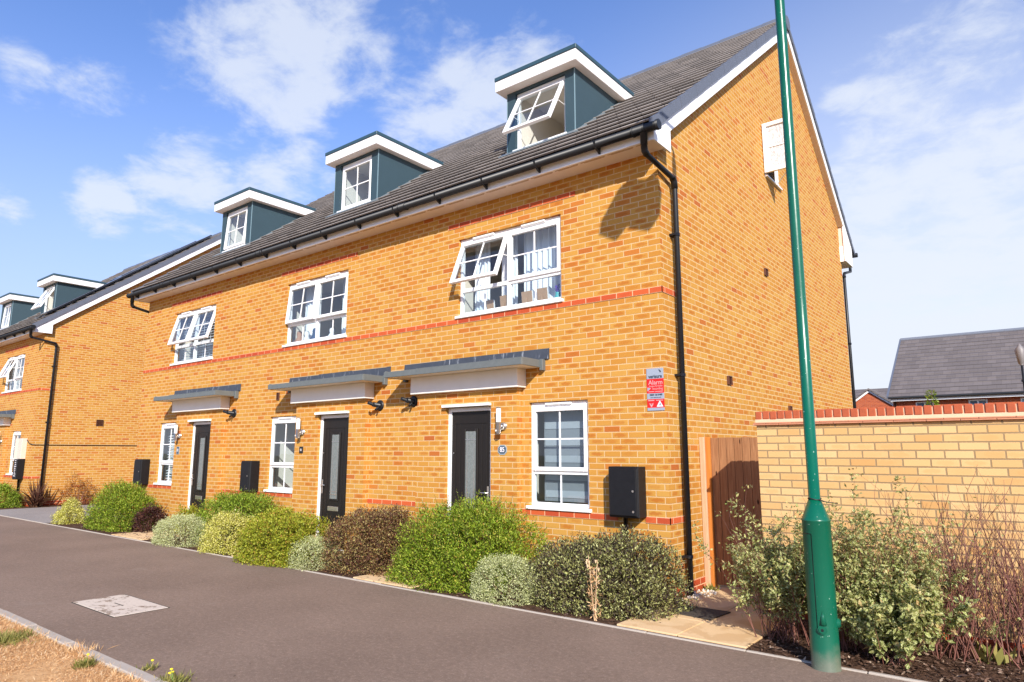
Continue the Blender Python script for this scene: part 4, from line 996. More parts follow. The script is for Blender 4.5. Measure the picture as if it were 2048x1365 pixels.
    build('head_bracket', MB().tube([(xs(-.34), hy, 7.16), (xs(-.34), hy, zs(4.95))], .05, 10).tube([(xs(-.34), hy + .03, zs(4.93)), (xs(-.10), hy + .06, zs(4.84))], .05, 10), M['post'], t)
    # black cable tie with a loose tail
    ct = MB(); pts = [(X + .049 * cos(a), Y + .049 * sin(a), 1.268 + .006 * sin(a * 2)) for a in [2 * pi * k / 24 for k in range(25)]]; ct.tube(pts, .0042, 5)
    r_ = Vector((cos(a0 + pi / 2), sin(a0 + pi / 2), 0)); s0 = Vector((X, Y, 1.262)) + r_ * .03 + Vector((cos(a0), sin(a0), 0)) * .042
    ct.tube([tuple(s0), tuple(s0 + r_ * .06 + Vector((0, 0, -.016))), tuple(s0 + r_ * .135 + Vector((0, 0, -.024)))], .0038, 4)
    tag(build('cable_tie', ct, M['cable'], None, (X, Y, 1.26)), 'black cable tie with a loose tail round the green lamp post', 'cable tie')
lamp()
def sign():
    x0, x1, z0, z1, y = -0.236, -0.018, 2.115, 2.615, -0.004; w_ = x1 - x0; xc = (x0 + x1) / 2
    t = thing('alarm_sign', (xc, 0, z0), 'red and grey alarm warning sign by the corner of the front wall', 'sign')
    def bz(a, b, m_, n, dy=0.0): return build(n, MB().cbox(x0, x1, y - .004 - dy, -.0003, a + .0003, b - .0003, .001), m_, t)
    zA, zB, zC, zD = z0 + .375, z0 + .205, z0 + .15, z0 + .035
    bz(zA, z1, M['signgrey'], 'top_panel'); bz(zB, zA, M['signred'], 'red_panel'); bz(zC - 0.015, zB, M['signgrey'], 'number_panel'); bz(zD, zC - .015, M['signred'], 'lower_red_panel'); bz(z0, zD, M['signgrey'], 'foot_panel')
    yt = y - .0052
    text('lettering', 'verisure', .060, xc + .004, yt, zA + .027, M['signdark'], t, bold=.0012, sx=.88)
    build('emblem', MB().prismy([(x1 - .065, z1 - .022), (x1 - .045, z1 - .036), (x1 - .05, z1 - .05), (x1 - .028, z1 - .052), (x1 - .032, z1 - .034), (x1 - .05, z1 - .018)], yt, yt + .001), M['signdark'], t)
    text('lettering', 'Alarm', .074, xc + .006, yt, zA - .045, M['signpink'], t, bold=.0006, sx=1.0)
    text('lettering', 'Images & Audio', .030, xc + .008, yt, zA - .086, M['signpink'], t, sx=.92)
    text('lettering', 'recording', .040, xc + .028, yt, zA - .118, M['signpink'], t, sx=.88)
    build('small_print', MB().box(x0 + .02, x0 + .095, yt, yt + .001, zA - .154, zA - .147).box(x0 + .105, x1 - .012, yt, yt + .001, zA - .154, zA - .147), M['signpink'], t)
    build('arrow_mark', MB().prismy([(x0 + .008, zA - .10), (x0 + .045, zA - .105), (x0 + .05, zA - .115), (x0 + .008, zA - .145)], yt, yt + .001), M['signgrey'], t)
    text('lettering', '0808 168 8488', .031, xc + .008, yt, zB - .020, M['signdark'], t, bold=.0004, sx=.86)
    text('lettering', 'www.verisure.co.uk', .018, xc + .004, yt, zB - .050, M['signdark'], t, sx=.95)
    build('small_print', MB().box(x0 + .014, x0 + .092, yt, yt + .001, zC - .035, zC - .025), M['signpink'], t); build('small_print', MB().box(x1 - .102, x1 - .014, yt, yt + .001, zC - .034, zC - .026), M['signpink'], t)
    cx, cz = x1 - .055, z0 + .045
    build('warning_triangle', MB().prismy([(cx - .042, cz), (cx + .042, cz), (cx, cz + .072)], yt, yt + .001), M['signwhite'], t)
    build('triangle_centre', MB().prismy([(cx - .014, cz + .012), (cx + .020, cz + .012), (cx + .012, cz + .045), (cx - .006, cz + .038)], yt - .0008, yt - .0002), M['signgrey'], t)
    cx = x0 + .055
    build('shield_mark', MB().prismy([(cx - .026, cz + .048), (cx - .020, cz + .022), (cx, cz - .006), (cx + .020, cz + .022), (cx + .026, cz + .048), (cx + .010, cz + .036), (cx - .010, cz + .036)], yt, yt + .001), M['signpink'], t)
    build('shield_centre', MB().prismy([(cx - .012, cz + .030), (cx + .012, cz + .030), (cx + .012, cz + .024), (cx - .012, cz + .024)], yt - .0008, yt - .0002), M['signdark'], t)
sign()
def plate(x, z, s, kind, label):
    y = -0.11; t = thing('number_plate', (x, y, z - .07), label, 'number plate')
    if kind == 'oct':
        o = [(x + .078 * cx, z + .066 * cz) for cx, cz in ((-1, -.45), (-.5, -1), (.5, -1), (1, -.45), (1, .45), (.5, 1), (-.5, 1), (-1, .45))]
        build('plate_rim', MB().prismy(o, y - .008, y - .0003), M['platerim'], t)
        build('plate_face', MB().prismy([(x + (a - x) * .84, z + (b - z) * .82) for a, b in o], y - .0095, y - .0081), M['platebl'], t)
        text('digits', s, .092, x, y - .0105, z, M['signwhite'], t, bold=.0008, sx=.9)
    else:
        h = .058 if kind == 'sq' else .075
        build('plate_face', MB().cbox(x - .055, x + .055, y - .010, y - .0003, z - h, z + h, .003), M['plateblack'] if kind == 'sq' else M['platebl'], t)
        if kind != 'sq': build('plate_rim', MB().ring(x - .060, x + .060, z - h - .005, z + h + .005, .006, y - .012, y - .0003, b=.001), M['platerim'], t)
        text('digits', s, .055 if kind == 'sq' else .09, x, y - .0112, z, M['signwhite'], t, sx=.9)
plate(-2.36, 1.665, '85', 'oct', 'eight-sided blue house number plate reading 85')
plate(-6.95, 1.67, '83', 'sq', 'small black square house number plate reading 83')
plate(-11.48, 1.67, '81', 'rect', 'upright blue house number plate reading 81')

# ---------------------------------------------------------------- things seen through the windows
def curtain(x0, x1, z0, z1, y, label, folds=9, amp=.025, m='curtain'):
    mb = MB(); n = folds * 6; P = []
    for k in range(n + 1):
        x = x0 + (x1 - x0) * k / n; P.append((x, y + amp * sin(k * 2 * pi / 6) + .01 * sin(k * 1.7)))
    for (a, b), (c, d_) in zip(P, P[1:]): mb.poly([(a, b, z0), (c, d_, z0), (c, d_, z1), (a, b, z1)], True).poly([(a, b + .004, z1), (c, d_ + .004, z1), (c, d_ + .004, z0), (a, b + .004, z0)], True)
    tag(build('curtain', mb, M[m], None, ((x0 + x1) / 2, y, z0)), label, 'curtain')
curtain(-2.30, -1.62, 3.5, 4.85, .30, 'white curtain behind the right sash of the upper window with picture frames', 7)
curtain(-3.25, -2.95, 3.5, 4.85, .30, 'white curtain behind the left tilted sash above the canopy nearest the gable', 4)
curtain(-2.75, -2.45, 3.5, 4.85, .34, 'white curtain gathered behind the mullion of the upper window with picture frames', 4)
curtain(-7.70, -7.30, 3.5, 4.85, .34, 'white curtain at the left of the middle upper window', 4)
curtain(-6.55, -6.10, 3.5, 4.85, .34, 'white curtain at the right of the middle upper window', 5)
def slats(x0, x1, z0, z1, y, label, mat_, step=.06, h=.042, tilt=.5):
    mb = MB(); z = z0
    while z < z1: mb.prism([(y - .022, z - .022 * tilt), (y + .022, z + .022 * tilt), (y + .022, z + .022 * tilt + .003), (y - .022, z - .022 * tilt + .003)], x0, x1); z += step
    for x in (x0 + .12, (x0 + x1) / 2, x1 - .12): mb.box(x - .004, x + .004, y - .024, y - .022, z0, z1)
    tag(build('window_blind', mb, mat_, None, ((x0 + x1) / 2, y, z0)), label, 'blind')
slats(-12.28, -11.46, 3.7, 4.76, .20, 'white slatted blind behind the left tilted sash of the leftmost upper window', M['blindlight'])
slats(-11.42, -10.58, 3.7, 4.76, .20, 'white slatted blind behind the right tilted sash of the leftmost upper window', M['blindlight'])
slats(-12.6, -11.8, 0.98, 2.2, .20, 'white slatted blind in the narrow ground-floor window beside plate 81', M['blindlight'])
slats(-24.45, -23.65, 3.7, 4.76, .20, 'white slatted blind in the upper window of the terrace across the driveway', M['blindlight'])
mb = MB(); z = 1.0; k = 0
while z < 2.12:
    (mb if k % 2 == 0 else mb).cbox(-1.87, -1.17, .17 + (k % 2) * .012, .174 + (k % 2) * .012, z, z + (.085 if k % 2 else .075), .001); z += .088 if k % 2 else .075; k += 1
bl = build('window_blind', MB().box(-1.88, -1.16, .19, .194, 1.0, 2.2), M['blind'], None, (-1.52, .19, 1.0)); tag(bl, 'striped grey roller blind in the window left of the meter box with a pipe', 'blind')
mb = MB(); 
for z in (1.05, 1.27, 1.50, 1.72, 1.94): mb.box(-1.86, -1.18, .182, .186, z, z + .09)
build('blind_stripe', mb, f_cloth('pale_blind_stripe', (.36, .385, .41), (.42, .44, .46), 3), bl)
def pframe(x, z, w_, h, y, label, lean=.12):
    t = thing('picture_frame', (x, y, z), label, 'picture frame', None)
    for nm, a, b, mm in (('backing', 0.0, .014, 'kraft'), ('moulding', .0145, .028, 'white')):
        m = MB().box(x - w_ / 2 + (.012 if nm == 'backing' else 0), x + w_ / 2 - (.012 if nm == 'backing' else 0), y + a, y + b, z, z + h); m.rot_x(0, y, z, -lean); build(nm, m, M[mm], t)
    m = MB().prismy([(x - .03, z), (x + .03, z), (x + .012, z + h * .6), (x - .012, z + h * .6)], y - .03, y - .027); build('strut', m, M['kraft'], t)
# inner sill boards
for a, b in ((-3.30, -1.47), (-7.8, -6.0)):
    build('inner_sill', MB().cbox(a, b, .108, .27, 3.63, 3.655), M['white'], near)
pframe(-2.55, 3.656, .15, .22, .15, 'brown-backed picture frame just left of the mullion'); pframe(-2.13, 3.656, .20, .22, .15, 'brown-backed picture frame just right of the mullion'); pframe(-1.87, 3.656, .19, .23, .16, 'brown-backed picture frame beside the purple flowers'); pframe(-2.82, 3.656, .15, .19, .16, 'second picture frame from the left end of the sill')
def vase():
    t = thing('flower_vase', (-1.62, .17, 3.656), 'teal vase of purple flowers at the right end of the upper window sill', 'vase')
    build('vase', MB().lathe([(.03, 3.656), (.045, 3.68), (.05, 3.72), (.035, 3.77), (.04, 3.79)], -1.62, .17, 14), M['teal'], t)
    rr = random.Random(2); m = MB()
    for k in range(26):
        a = rr.uniform(0, 6.28); r_ = rr.uniform(.01, .07); x, y, z = -1.62 + r_ * cos(a), .17 + r_ * sin(a), 3.82 + rr.uniform(0, .07)
        m.tube([(-1.62, .17, 3.78), (x, y, z), (x + .005, y, z + .02)], [.002, .003, .009], 4)
    build('flowers', m, M['purple'], t)
vase()
def toy(x, z, s, mm, label):
    t = thing('soft_toy', (x, .18, z), label, 'soft toy')
    m = MB().lathe([(.02 * s, z), (.07 * s, z + .03 * s), (.075 * s, z + .09 * s), (.04 * s, z + .15 * s), (.055 * s, z + .20 * s), (.045 * s, z + .25 * s), (.01, z + .27 * s)], x, .18, 14)
    m.tube([(x - .04 * s, .16, z + .10 * s), (x - .09 * s, .13, z + .04 * s)], [.025 * s, .02 * s], 8).tube([(x + .04 * s, .16, z + .10 * s), (x + .09 * s, .13, z + .04 * s)], [.025 * s, .02 * s], 8)
    build('body', m, M[mm], t)
toy(-7.62, 3.656, 1.0, 'skin', 'brown soft toy at the left of the middle upper window sill'); toy(-7.38, 3.656, .9, 'curtain', 'white soft toy on the middle upper window sill'); toy(-7.12, 3.656, 1.0, 'bluecloth', 'blue soft toy beside the mullion of the middle upper window'); toy(-6.62, 3.656, .8, 'curtain', 'small grey-white soft toy on the right half of the middle upper window sill')

# ---------------------------------------------------------------- houses beyond the garden wall
def far_house():
    t = thing('detached_house', (8.0, 34.5, 0), 'red brick house with a large grey tiled roof beyond the buff garden wall', 'house')
    x0, x1, y0 = -2.6, 12.0, 30.25; ze = 4.30; yr, zr = 35.4, 7.85
    H = [(-1.5, -0.74, 2.9, 4.05), (.62, 1.35, 2.9, 4.05), (2.55, 3.3, 2.9, 4.05)]
    w_ = MB(); grid_wall(w_, 0, 0, x0 + .15, x1, -.2, ze, H, lambda u, v: (u, y0, v))
    for h_ in H: reveals(w_, h_, y0, y0 + .1)
    w_.poly([(x0 + .15, y0, -.2), (x0 + .15, 40.5, -.2), (x0 + .15, 40.5, ze), (x0 + .15, yr, zr), (x0 + .15, y0, ze)])
    build('wall', w_, M['farbrick'], t)
    for h_ in H:
        f = MB().ring(h_[0], h_[1], h_[2], h_[3], .06, y0 + .03, y0 + .08); mx = (h_[0] + h_[1]) / 2; f.box(mx - .03, mx + .03, y0 + .03, y0 + .08, h_[2] + .06, h_[3] - .06)
        wn = build('window', f, M['white'], t); build('glass', MB().poly([(h_[0], y0 + .06, h_[2]), (h_[1], y0 + .06, h_[2]), (h_[1], y0 + .06, h_[3]), (h_[0], y0 + .06, h_[3])]), M['farglass'], wn)
    m = MB(); n = 18
    for k in range(n):
        a, b = k / n, (k + 1) / n; ya, za = 29.95 + (yr - 29.95) * a, ze + (zr - ze) * a; yb, zb = 29.95 + (yr - 29.95) * b, ze + (zr - ze) * b
        m.prism([(ya, za - .02), (ya, za + .03), (yb, zb), (yb, zb - .03)], x0, x1)
    m.prism([(yr, zr - .03), (yr, zr), (40.8, ze), (40.8, ze - .03)], x0, x1)
    r = build('roof', m, M['fartile'], t); build('ridge_tiles', MB().tube([(x0 - .02, yr, zr), (x1, yr, zr)], .10, 8), M['verge'], r)
    build('verge_cap', MB().prism([(29.9, ze - .06), (29.9, ze + .07), (yr, zr + .05), (yr, zr - .10)], x0 - .06, x0 + .02), M['verge'], r)
    build('fascia', MB().box(x0 + .1, x1, 29.98, 30.0, ze - .20, ze - .06), M['whitepaint'], t)
    build('gutter', MB().tube([(x0 + .02, 29.9, ze - .04), (x1, 29.9, ze - .04)], .06, 8), M['black'], t)
    build('downpipe', MB().tube([(x0 + .25, 30.2, ze - .1), (x0 + .25, 30.2, 0)], .035, 8), M['black'], t)
M['farglass'] = simple('far_window_glass', (0.10, 0.17, 0.24), 0.08, spec=0.9)
far_house()
def far_gable():
    t = thing('gabled_house', (-5.75, 45, 0), 'small red brick gable with white bargeboards between the near terrace and the large grey roof', 'house')
    xc, y0, hw, ze, zr = -5.75, 42.6, 1.35, 4.75, 5.72
    w_ = MB().prismy([(xc - hw, -.2), (xc + hw, -.2), (xc + hw, ze), (xc, zr), (xc - hw, ze)], y0, y0 + 8)
    build('wall', w_, M['farbrick'], t)
    s_ = (zr - ze) / hw
    for sg in (-1, 1):
        e = hw + .25
        build('bargeboard', MB().prismy([(xc, zr + .02), (xc + sg * e, zr - s_ * e + .02), (xc + sg * e, zr - s_ * e - .12), (xc, zr - .12)][::sg], y0 - .1, y0 - .05), M['whitepaint'], t)
        build('roof_slope', MB().prismy([(xc, zr + .14), (xc + sg * (e + .08), zr - s_ * (e + .08) + .14), (xc + sg * (e + .08), zr - s_ * (e + .08) + .03), (xc, zr + .03)][::sg], y0 - .2, y0 + 9), M['fartile'], t)
    build('rear_roof', MB().prism([(46, 4.7), (49.5, 6.4), (53, 4.7)], -10, -3.2), M['fartile'], t)
    build('rear_wall', MB().box(-9.8, -3.4, 46.2, 52.8, -.2, 4.72), M['farbrick'], t)
far_gable()
def garage():
    t = thing('garage', (-2.2, 22, 0), 'low ridge of grey ribbed roofing just showing above the buff wall beside the gable', 'garage')
    build('wall', MB().box(-6.5, 0.6, 19.2, 24.8, -.2, 2.75), M['farbrick'], t)
    m = MB(); x = -6.7
    while x < 0.8: m.prism([(19, 2.74), (22, 3.02 + .03), (25, 2.74), (25, 2.72), (22, 3.0), (19, 2.72)], x, x + .22); m.tube([(x + .25, 19, 2.76), (x + .25, 22, 3.05)], .035, 5); x += .27
    build('roof', m, M['fartile'], t)
garage()
def far_lamp():
    x, y = 3.18, 8.0
    D = Vector((0.0, 0.0, 0.0))
    t = thing('lantern_post', (x, y, 0), 'slim black lantern post at the right edge behind the garden wall', 'street lamp')
    build('post', MB().lathe([(.05, 0), (.035, .8), (.022, 1.0), (.018, 3.22)], x, y, 12), M['black'], t)
    m = MB(); 
    for k in range(3): m.lathe([(.035, 2.1 + k * .4), (.035, 2.14 + k * .4)], x, y, 10)
    build('collar', m, M['black'], t)
    build('lantern', MB().lathe([(.02, 3.2), (.05, 3.24), (.085, 3.48), (.03, 3.56), (.01, 3.60)], x, y, 6), M['farlamp'], t)
M['farlamp'] = simple('grey_lantern', (0.20, 0.18, 0.18), 0.5)
far_lamp()
# ---------------------------------------------------------------- planting
def nz3(P, seed, f=1.0):
    r = np.random.RandomState(seed); out = np.zeros(len(P)); amp = 1.0; tot = 0
    for o in range(3):
        for k in range(3):
            v = r.normal(size=3); v = v / np.linalg.norm(v) * f * (2 ** o) * r.uniform(.7, 1.3)
            out += amp * np.sin(P @ v + r.uniform(0, 6.28)); tot += amp
        amp *= .55
    return out / tot * 1.8
def leaves(C_, D, N_, ln, wd, fold=0.25, seed=0):
    """diamond leaves: centre-base C_, direction D, face normal N_ (k,3); ln, wd arrays"""
    D = D / np.linalg.norm(D, axis=1, keepdims=True); Sd = np.cross(D, N_); Sd /= (np.linalg.norm(Sd, axis=1, keepdims=True) + 1e-9); U = np.cross(Sd, D)
    ln = ln[:, None]; wd = wd[:, None]
    a = C_; t = C_ + D * ln - U * ln * .12; l = C_ + D * ln * .45 - Sd * wd * .5 + U * wd * fold; r = C_ + D * ln * .45 + Sd * wd * .5 + U * wd * fold
    return np.stack([a, r, t, l], axis=1)
def bush(name, label, cat, x, y, rx, ry, h, lm, n, ln, wd, seed, amp=.16, freq=5.0, shoots=0, slen=.12, upb=.5, shell=.34, lobes=None, group=None, stem=None, droop=.0, flat=.85, tuft=0):
    r = np.random.RandomState(seed); t = thing(name, (x, y, 0), label, cat, group)
    LB = lobes or [(0, 0, 1, 1, 1)]
    wsum = np.array([l[2] * l[4] for l in LB], float); wsum /= wsum.sum()
    def surf(k, rad):
        li = r.choice(len(LB), size=k, p=wsum); la = np.array(LB, float)[li]
        d = r.normal(size=(k, 3)); d[:, 2] = np.abs(d[:, 2]) * 1.0 - .12; d /= np.linalg.norm(d, axis=1, keepdims=True)
        q = d + np.stack([la[:, 0] * 3, la[:, 1] * 3, la[:, 4]], 1)
        R = 1 + amp * nz3(q, seed, freq) + amp * .8 * nz3(q, seed + 5, freq * 2.9)
        # squarer shoulders than an ellipsoid
        dd = d / (np.abs(d) ** 2.6).sum(1, keepdims=True) ** (1 / 2.6)
        R = R * rad
        p = np.stack([x + (la[:, 0] + dd[:, 0] * R * la[:, 2]) * rx, y + (la[:, 1] + dd[:, 1] * R * la[:, 3]) * ry, .02 + np.maximum(dd[:, 2] * R * la[:, 4] * h * (1 / (1)), -.0) ], 1)
        return p, d
    rad = 1 - shell * r.rand(n) ** 1.5
    P, d = surf(n, rad)
    P[:, 2] = np.maximum(P[:, 2], .015 + .05 * r.rand(n))
    # clumping: push leaves to sprig centres
    if tuft:
        k = max(8, n // tuft); S_, ds = surf(k, 1 - shell * .6 * r.rand(k)); S_[:, 2] = np.maximum(S_[:, 2], .03); idx = r.randint(0, k, n)
        off = r.normal(size=(n, 3)) * ln * .95; P = S_[idx] + off; d = ds[idx]; P[:, 2] = np.maximum(P[:, 2], .01)
    D = d * .8 + r.normal(size=(n, 3)) * .65 + np.array([0, 0, upb]); N_ = d * .5 + r.normal(size=(n, 3)) * .6 + np.array([0, 0, .6])
    V = [leaves(P, D, N_, ln * (.6 + .8 * r.rand(n)), wd * (.6 + .8 * r.rand(n)))]
    st = []
    if shoots:
        S_, ds = surf(shoots, .92 + .08 * r.rand(shoots))
        for i in range(shoots):
            dr = ds[i] * .7 + r.normal(size=3) * .3 + np.array([0, 0, .75]); dr /= np.linalg.norm(dr); L_ = slen * (.4 + .9 * r.rand()); m = max(4, int(L_ / (ln * .42)))
            tt = np.linspace(.05, 1, m)[:, None]; base = S_[i] + dr * L_ * tt + np.array([0, 0, -droop]) * tt ** 2 * L_
            ss = r.normal(size=(m, 3)); D2 = dr * .6 + ss; V.append(leaves(base, D2, np.tile(dr, (m, 1)) + r.normal(size=(m, 3)) * .5, ln * (.95 - .5 * tt[:, 0]), wd * (.95 - .5 * tt[:, 0])))
            st.append((S_[i] - dr * .05, base[-1]))
    V = np.concatenate(V)
    fast_mesh('foliage', V, 4, L[lm], t)
    # twigs inside
    mb = MB(); rr = random.Random(seed)
    for k in range(26):
        i = rr.randrange(len(P)); q = P[i]; b0 = (x + (q[0] - x) * .15 + rr.uniform(-.03, .03), y + (q[1] - y) * .15, 0.0)
        mid = (x + (q[0] - x) * .5, y + (q[1] - y) * .5, q[2] * .55); mb.tube([b0, mid, tuple(q)], [.009, .006, .002], 4, False)
    for a, b in st[:400]: mb.tube([tuple(a), tuple(b)], [.0022, .0012], 3, False)
    build('stem', mb, M[stem or 'twigdark'], t)
    return t
# near bed, right to left
bush('dark_leaved_shrub', 'dark purple and green rounded shrub below the meter box with a pipe', 'shrub', -.52, -.66, .86, .62, .76, 'purple', 46000, .030, .014, 11, amp=.07, freq=4, shoots=160, slen=.07, tuft=14, lobes=[(-.25, 0, .78, .9, .86), (.38, .05, .66, .9, 1.0), (.05, -.1, .8, .9, .8)])
bush('grey_mound_shrub', 'low clipped grey-green mound between the bright green bush and the dark rounded shrub', 'shrub', -1.50, -1.10, .42, .30, .46, 'grey', 17000, .016, .009, 12, amp=.03, freq=3, tuft=8, upb=.2)
bush('bright_green_bush', 'large bright green bush in front of door 85', 'bush', -2.36, -.68, 1.04, .64, .98, 'green', 44000, .034, .013, 13, amp=.10, freq=4, shoots=420, slen=.19, tuft=12, lobes=[(-.35, -.05, .66, .95, .95), (.30, .0, .72, .9, .93), (-.05, .05, .7, .8, 1.05), (-.62, -.35, .40, .6, .62)])
bush('dark_leaved_shrub', 'bronze and dark green rounded shrub immediately left of the bright green bush', 'shrub', -4.22, -.74, .82, .56, .82, 'purple2', 38000, .028, .014, 14, amp=.09, freq=4, shoots=200, slen=.09, tuft=13, lobes=[(-.2, 0, .82, .95, .95), (.3, .1, .66, .8, 1.0)])
bush('grey_mound_shrub', 'low grey-green mound between the lime bush and the bronze shrub', 'shrub', -5.0, -1.13, .38, .30, .40, 'grey', 12000, .018, .010, 15, amp=.04, freq=3, tuft=8)
bush('lime_leaved_bush', 'lime and yellow-green spreading bush in front of the middle door', 'bush', -5.80, -1.08, .84, .52, .70, 'lime', 30000, .030, .020, 16, amp=.12, freq=4, shoots=160, slen=.10, tuft=12, lobes=[(-.15, -.05, .8, .95, .95), (.45, .1, .5, .8, .92), (-.4, .1, .55, .8, 1.0)])
bush('mid_green_bush', 'loose mid-green bush under the window beside plate 83', 'bush', -8.15, -.50, 1.0, .44, .86, 'green2', 26000, .034, .017, 17, amp=.12, freq=4, shoots=260, slen=.16, tuft=12)
bush('yellow_edged_shrub', 'yellow and cream variegated shrub between the grey-green mound and the lime bush', 'shrub', -7.45, -1.05, .50, .36, .56, 'yellow', 12000, .030, .017, 18, amp=.14, freq=4, shoots=120, slen=.12, tuft=10)
bush('grey_mound_shrub', 'wide grey-green mound at the path edge left of the yellow variegated shrub', 'shrub', -9.0, -1.12, .66, .38, .48, 'grey', 18000, .020, .010, 19, amp=.04, freq=3, tuft=8)
bush('green_shoots', 'small yellow-green shoots at the foot of the leftmost black door', 'shrub', -10.2, -.40, .42, .20, .46, 'lime', 3500, .036, .022, 20, amp=.3, freq=6, shoots=40, slen=.14, tuft=10)
bush('plum_shrub', 'small plum-red shrub right of the big green bush by the leftmost meter box', 'shrub', -11.35, -.62, .30, .28, .52, 'dark', 4500, .034, .020, 21, amp=.2, freq=5, shoots=40, slen=.12, tuft=9)
bush('bright_green_bush', 'big green bush at the driveway corner of the terrace', 'bush', -12.55, -.72, 1.05, .54, .95, 'green', 30000, .038, .015, 22, amp=.10, freq=4, shoots=300, slen=.16, tuft=12, lobes=[(0, 0, .85, .95, 1.0), (.5, 0, .5, .9, .8), (-.55, .1, .45, .8, .62)])
bush('yellow_edged_shrub', 'small yellow variegated shrub standing alone beside the driveway', 'shrub', -14.5, -1.03, .34, .30, .52, 'yellow', 6500, .030, .017, 23, amp=.12, freq=4, shoots=40, slen=.10, tuft=10, lobes=[(0, 0, 1, 1, .7), (0, 0, .6, .6, 1.05)])
bush('low_green_shrub', 'low dark green shrub below the black printed box at the left edge', 'shrub', -21.6, -.6, .95, .5, .62, 'green2', 9000, .05, .02, 24, amp=.1, tuft=10, shoots=60)
def phormium(x, y):
    t = thing('strap_leaved_plant', (x, y, 0), 'dark red spiky strap-leaved plant at the foot of the left terrace downpipe', 'plant'); r = np.random.RandomState(5); mb = []
    for k in range(95):
        a = r.uniform(0, 6.28); L_ = r.uniform(.55, .95); tilt = r.uniform(.1, 1.1); w_ = r.uniform(.018, .03); p = np.array([x + r.normal() * .06, y + r.normal() * .06, 0.0]); d = np.array([cos(a) * sin(tilt), sin(a) * sin(tilt), cos(tilt)]); s_ = np.array([-sin(a), cos(a), 0]) * w_
        for j in range(4):
            q = p + d * L_ / 4; f0, f1 = 1 - j / 4 * .6, (1 - (j + 1) / 4 * .6) if j < 3 else .05; mb.append([p - s_ * f0, p + s_ * f0, q + s_ * f1, q - s_ * f1]); p = q; d = d + np.array([0, 0, -.22 * tilt]); d /= np.linalg.norm(d)
    fast_mesh('foliage', np.array(mb), 4, L['phormium'], t)
phormium(-20.62, .15)
bush('rust_brown_shrub', 'thin rust-brown dried shrub against the left terrace gable', 'shrub', -20.62, 1.25, .28, .42, .80, 'rust', 1800, .035, .02, 26, amp=.3, freq=5, shoots=40, slen=.2, tuft=9, stem='twig')

def stems_(mb, rr, base, n, h, spread, r0, levels, lean=None, leafpts=None, stop=3):
    def grow(p, d, L_, r_, lev):
        seg = 3; q = p
        pts = [q]; 
        for s in range(seg):
            d = (d + Vector((rr.uniform(-.16, .16), rr.uniform(-.16, .16), rr.uniform(-.02, .14)))).normalized(); q = q + d * L_ / seg; pts.append(q)
            if lev < levels and rr.random() < .75:
                sd = (d + Vector((rr.uniform(-.8, .8), rr.uniform(-.8, .8), rr.uniform(0, .4)))).normalized(); grow(q, sd, L_ * rr.uniform(.35, .62), r_ * .6, lev + 1)
        mb.tube(pts, [r_, r_ * .85, r_ * .7, r_ * .5], 3 if lev else 4, False)
        if leafpts is not None and lev >= 1: leafpts.extend((tuple(pts[1 + k]), tuple(d)) for k in range(3))
        elif leafpts is not None: leafpts.extend((tuple(pts[k]), tuple(d)) for k in (2, 3))
    for k in range(n):
        a = rr.uniform(0, 6.28); ra = sqrt(rr.random()); b = base(rr)
        d = Vector((cos(a) * ra * spread + (lean[0] if lean else 0), sin(a) * ra * spread * .6 + (lean[1] if lean else 0), 1)).normalized()
        grow(b, d, h * rr.uniform(.55, 1.0), r0 * rr.uniform(.7, 1.1), 0)
def dogwood(label, x, y, rx, ry, h, n, seed, nleaf, sp=.45, lm='varieg', ln=.040, wd=.020, zpow=1.0, cover=None, rr0=.0042):
    t = thing('dogwood_shrub', (x, y, 0), label, 'shrub', None); rr = random.Random(seed); mb = MB(); lp = []
    stems_(mb, rr, lambda r: Vector((x + r.uniform(-1, 1) * rx * .7, y + r.uniform(-1, 1) * ry * .6, 0)), n, h, sp, rr0, 2, leafpts=lp)
    build('stem', mb, M['twig'], t)
    if nleaf:
        r = np.random.RandomState(seed); pts = np.array([p for p, d in lp]); dd = np.array([d for p, d in lp])
        if cover: keep = np.array([cover(p, r.rand()) for p in pts]); pts, dd = pts[keep], dd[keep]
        idx = r.randint(0, len(pts), nleaf); P = pts[idx] + r.normal(size=(nleaf, 3)) * .022; P[:, 2] = np.maximum(P[:, 2], .02)
        D = dd[idx] * .4 + r.normal(size=(nleaf, 3)) * .8 + np.array([0, 0, -.1]); N_ = r.normal(size=(nleaf, 3)) * .6 + np.array([0, 0, .9])
        V = leaves(P, D, N_, ln * (.55 + .7 * r.rand(nleaf)), wd * (.6 + .7 * r.rand(nleaf)), .12)
        fast_mesh('foliage', V, 4, L[lm], t)
    return t
dogwood('cream-edged dogwood leaning left over the paved path, left of the green post', 1.52, -.78, .36, .40, .80, 80, 31, 14000, sp=.75, cover=lambda p, q: p[2] < .80 or q < .35)
dogwood('cream-edged dogwood directly behind and right of the green post', 2.12, -.72, .38, .42, .86, 88, 32, 17000, sp=.55, cover=lambda p, q: p[2] < .75 or q < .4)
dogwood('low cream-edged dogwood at the kerb right of the green post', 2.32, -1.02, .22, .22, .48, 30, 35, 6500, sp=.9, ln=.055, wd=.032)
dogwood('leafless red-stemmed dogwood against the buff wall', 2.72, -.5, .30, .32, .92, 62, 33, 500, sp=.6, rr0=.0060, cover=lambda p, q: p[2] < .35 or q < .2)
dogwood('leafless red-stemmed dogwood at the right edge of the photo', 3.22, -.46, .30, .30, .94, 62, 34, 300, sp=.6, rr0=.0060, cover=lambda p, q: p[2] < .25)
